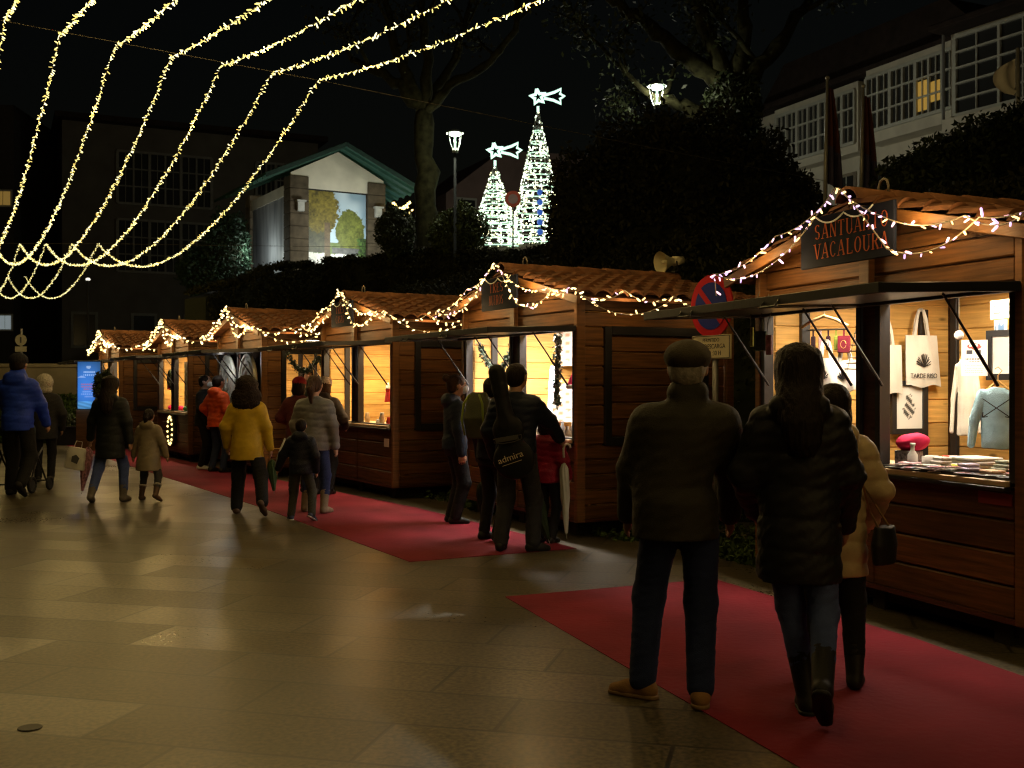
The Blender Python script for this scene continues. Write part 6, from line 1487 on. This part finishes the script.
def carried(Q):
    bpy.context.view_layer.update()
    # guitar bag on the man's back
    M = Q['gui'].root.matrix_world
    t = thing('guitar_bag', 'black guitar gig bag with pale lettering on the back of man', 'guitar bag', M @ Matrix.Translation((.09,-.2,.7)) @ Matrix.Rotation(R(-10),4,'Y') @ Matrix.Rotation(R(5),4,'X') @ Matrix.Scale(.92,4))
    GB = fabric('black_bag_nylon', (.011,.011,.012), rough=.6, bump=.2)
    g = SDF(.01); g.ell((0,0,.17),(.215,.07,.2),.02).ell((0,0,.46),(.165,.066,.15),.06).cap((0,0,.55),(0,-.0,.86),.085,.07,.05).cap((0,0,.86),(.0,0,1.03),.075,.085,.04)
    g.post.append(lambda A,X,Y,Z: np.maximum(A+.003*wav(X,Y,Z,40,2,5), np.abs(Y)-.075)); g.build('bag_body', GB, t)
    mb = MB(); mb.tube([(.14,-.066,.36),(.06,-.074,.345),(-.06,-.074,.345),(-.14,-.066,.36),(-.15,-.06,.4),(.15,-.06,.4),(.14,-.066,.36)],.004,5); mb.build('pocket_zip', mat('grey_zip', (.09,.09,.085), rough=.5), t)
    mb = MB(); mb.box((0,-.079,.385),(.24,.006,.045)); mb.build('pocket_flap', mat('grey_pocket_nylon', (.07,.07,.068), rough=.5), t)
    text('lettering', 'admira', .088, mat('cream_print', (.6,.5,.36), rough=.6), t, Matrix.Translation((.0,-.082,.2)) @ UP @ Matrix.Rotation(R(9),4,'Z'), .002, 1.15)
    mb = MB(); mb.bar((-.1,-.081,.128),(.11,-.081,.16),.002,.006); mb.build('underline', mat('cream_print', (.6,.5,.36)), t)
    # olive backpack
    M = Q['bpk'].root.matrix_world
    t = thing('backpack', 'olive backpack with bright lime piping beside the guitar bag', 'backpack', M @ Matrix.Translation((-.03,-.17,1.0)))
    g = SDF(.01); g.loft([(0,0,0,.14,.08),(.2,0,-.02,.16,.11),(.38,0,0,.13,.09),(.45,0,0,.08,.06)],.03); g.build('bag_body', fabric('olive_nylon', (.085,.09,.05), rough=.6), t)
    for s_ in (-1,1): mb = MB(); mb.tube([(s_*.12,-.07,.03),(s_*.14,-.095,.18),(s_*.12,-.085,.34),(s_*.06,-.065,.43)],.011,6); mb.build('piping', mat('lime_piping', (.22,.28,.02), rough=.5), t, True)
    # umbrellas
    q = hand_pos(Q['gui'],1,(0,0,-.03)); umbrella('clear white umbrella hanging from hand at the stall ledge', (q.x+.03,q.y-.02,.06), (q.x,q.y,q.z), mat('milky_plastic', (.5,.5,.45), rough=.3, spec=.5, var=.1), mat('pale_handle_plastic', (.6,.55,.45), rough=.3), fat=.042)
    q = hand_pos(Q['bpk'],-1,(0,0,-.02)); umbrella('long dark umbrella hanging left of the guitar bag', (q.x+.05,q.y-.1,.02), q, fabric('black_umbrella_cloth', (.014,.016,.016), rough=.5), BLK, fat=.06)
    umbrella('dark green umbrella leaning behind the man with guitar bag', (.36,10.45,.01), (.1,10.4,.78), fabric('dark_green_umbrella_cloth', (.03,.045,.022), rough=.5), BLK, fat=.075)
    q = hand_pos(Q['yel'],1,(0,0,-.02)); umbrella('short folded green and dark red umbrella held by woman in yellow', (q.x+.04,q.y-.02,q.z-.42), (q.x,q.y,q.z+.06), fabric('green_tartan_cloth', (.07,.12,.05)), mat('dark_red_handle', (.15,.02,.02)), curved=False, fat=.05)
    q = hand_pos(Q['blk'],-1,(0,0,-.0)); umbrella('pink patterned umbrella held by woman in long black coat', (q.x-.1,q.y-.02,.08), (q.x,q.y,q.z+.1), mat('pink_patterned_cloth', (.42,.2,.26), rough=.6, var=.7, vs=26), BLK, fat=.06)
    t = thing('carrier_bag', 'white carrier bag with dark printed mark held by woman in black', 'bag', Matrix.Translation((q.x-.13,q.y-.07,q.z-.02)) @ Matrix.Rotation(R(10),4,'Y'))
    mb = MB(); g = SDF(.008); g.loft([(-.3,0,0,.13,.05),(-.15,0,0,.13,.06),(-.01,0,0,.12,.02)],.01); g.post.append(lambda A,X,Y,Z: A+.006*wav(X,Y,Z,30,1,5)); g.build('bag_body', mat('white_plastic_film', (.72,.7,.68), rough=.4, spec=.4), t)
    mb = MB(); mb.tube([(-.05,0,-.02),(-.03,0,.07),(.05,0,.07),(.05,0,-.02)],.006,5); mb.build('handle', mat('white_plastic_film', (.72,.7,.68)), t)
    mb = MB(); mb.prism([(-.03,-.2),(.05,-.22),(.07,-.14),(.02,-.1),(-.03,-.13)],.004,Matrix.Translation((0,-.062,0))); mb.build('printed_mark', mat('dark_grey_print', (.1,.1,.11)), t)
    # black shoulder bag of the woman in beige
    M = Q['bei'].root.matrix_world
    t = thing('shoulder_bag', 'small black shoulder bag with chain strap hanging on beige coat', 'bag', M @ Matrix.Translation((.245,-.08,.72)) @ Matrix.Rotation(R(60),4,'Z'))
    g = SDF(.008); g.loft([(-.1,0,0,.1,.04),(.0,0,0,.11,.05),(.09,0,0,.09,.035)],.02); g.build('bag_body', BOOTB, t)
    mb = MB(); a = Vector((0,0,.08)); mb.tube([a+Vector((-.06,0,0)), (-.08,.04,.17), (-.13,.05,.3)],.006,5); mb.tube([a+Vector((.06,0,0)), (.0,.05,.2), (-.13,.05,.3)],.006,5); mb.build('strap', mat('dull_gold_chain', (.3,.2,.08), rough=.35, metal=.7), t)
    # navy cross strap of the woman in grey
    # stroller
    t = thing('stroller', 'dark folding stroller with two pairs of wheels pushed by man in blue', 'stroller', place(-7.0,15.62,0,R(-3)))
    fr = MB()
    for s_ in (-1,1):
        fr.tube([(s_*.24,-.38,1.02),(s_*.25,-.2,.8),(s_*.26,.05,.45),(s_*.25,.3,.14)],.014,8); fr.tube([(s_*.27,-.22,.12),(s_*.26,.02,.5),(s_*.24,.22,.62)],.014,8)
    fr.tube([(-.24,-.38,1.02),(0,-.42,1.04),(.24,-.38,1.02)],.018,8); fr.tube([(-.27,-.22,.12),(.27,-.22,.12)],.012,6); fr.tube([(-.25,.3,.14),(.25,.3,.14)],.012,6); fr.build('frame', BLK, t, True)
    for s_, y, rr in ((-1,-.22,.12),(1,-.22,.12),(-1,.3,.1),(1,.3,.1)):
        w = MB(); n = 18; w.tube([(s_*.3,y+(rr-.02)*math.cos(2*math.pi*k/n),rr+(rr-.02)*math.sin(2*math.pi*k/n)) for k in range(n+1)],.022,8); w = w.build('wheel', mat('black_rubber', (.015,.015,.015), rough=.6), t, True)
        mb = MB(); mb.cyl((s_*.29,y,rr),(s_*.31,y,rr),rr*.6,None,14); mb.build('hub', DGREY, w)
    g = SDF(.012); g.loft([(.35,0,.08,.2,.14),(.5,0,.05,.22,.2),(.62,0,-.02,.22,.14),(.85,0,-.08,.21,.07)],.04); g.build('seat', fabric('dark_grey_canvas', (.04,.045,.05)), t)
    g = SDF(.012); g.ell((0,-.04,.86),(.23,.26,.2),.02); g.post.append(lambda A,X,Y,Z: np.maximum(np.maximum(A, -(A+.02)), .8-Z)); g.build('sunshade', fabric('dark_teal_canvas', (.03,.05,.055)), t)
# ------------------------------------------------------------------ camera, sky, build order
def build_camera():
    c = bpy.data.cameras.new('camera'); o = bpy.data.objects.new('camera', c); COL.objects.link(o); SC.camera = o
    c.sensor_width = 36; c.lens = 36*F/1024; c.clip_start = .05; c.clip_end = 600
    o.location = (0,0,HC); o.rotation_euler = (R(90),0,0)
    c.dof.use_dof = True; c.dof.focus_distance = 8.0; c.dof.aperture_fstop = 5.0
def build_sky():
    w = bpy.data.worlds.new('World'); SC.world = w; w.use_nodes = True; nt = w.node_tree
    s = nt.nodes.new('ShaderNodeTexSky'); s.sky_type = 'NISHITA'; s.sun_disc = False; s.sun_elevation = R(1); s.sun_rotation = R(200)
    nt.links.new(s.outputs[0], nt.nodes['Background'].inputs[0]); nt.nodes['Background'].inputs[1].default_value = .002
    SC.view_settings.view_transform = 'Standard'; SC.view_settings.look = 'None'; SC.view_settings.exposure = 0; SC.view_settings.gamma = 1
    SC.cycles.use_denoising = True; SC.cycles.denoising_prefilter = 'NONE'; SC.cycles.use_adaptive_sampling = False; SC.cycles.max_bounces = 6; SC.cycles.diffuse_bounces = 3; SC.cycles.glossy_bounces = 3; SC.cycles.transmission_bounces = 4; SC.cycles.sample_clamp_indirect = 4; SC.cycles.use_light_tree = True
    SC.cycles.pixel_filter_type = 'BLACKMAN_HARRIS'; SC.cycles.filter_width = 1.15; SC.cycles.caustics_reflective = False; SC.cycles.caustics_refractive = False
import time as _t
_t0 = _t.time()
def step(n): print('STEP', n, round(_t.time()-_t0, 1), flush=True)
build_camera(); build_sky(); build_setting(); step('setting')
ST = build_stalls(); step('stalls')
build_background(); step('background')
build_goods(ST); step('goods')
PEOPLE = build_people(); carried(PEOPLE); step('people')
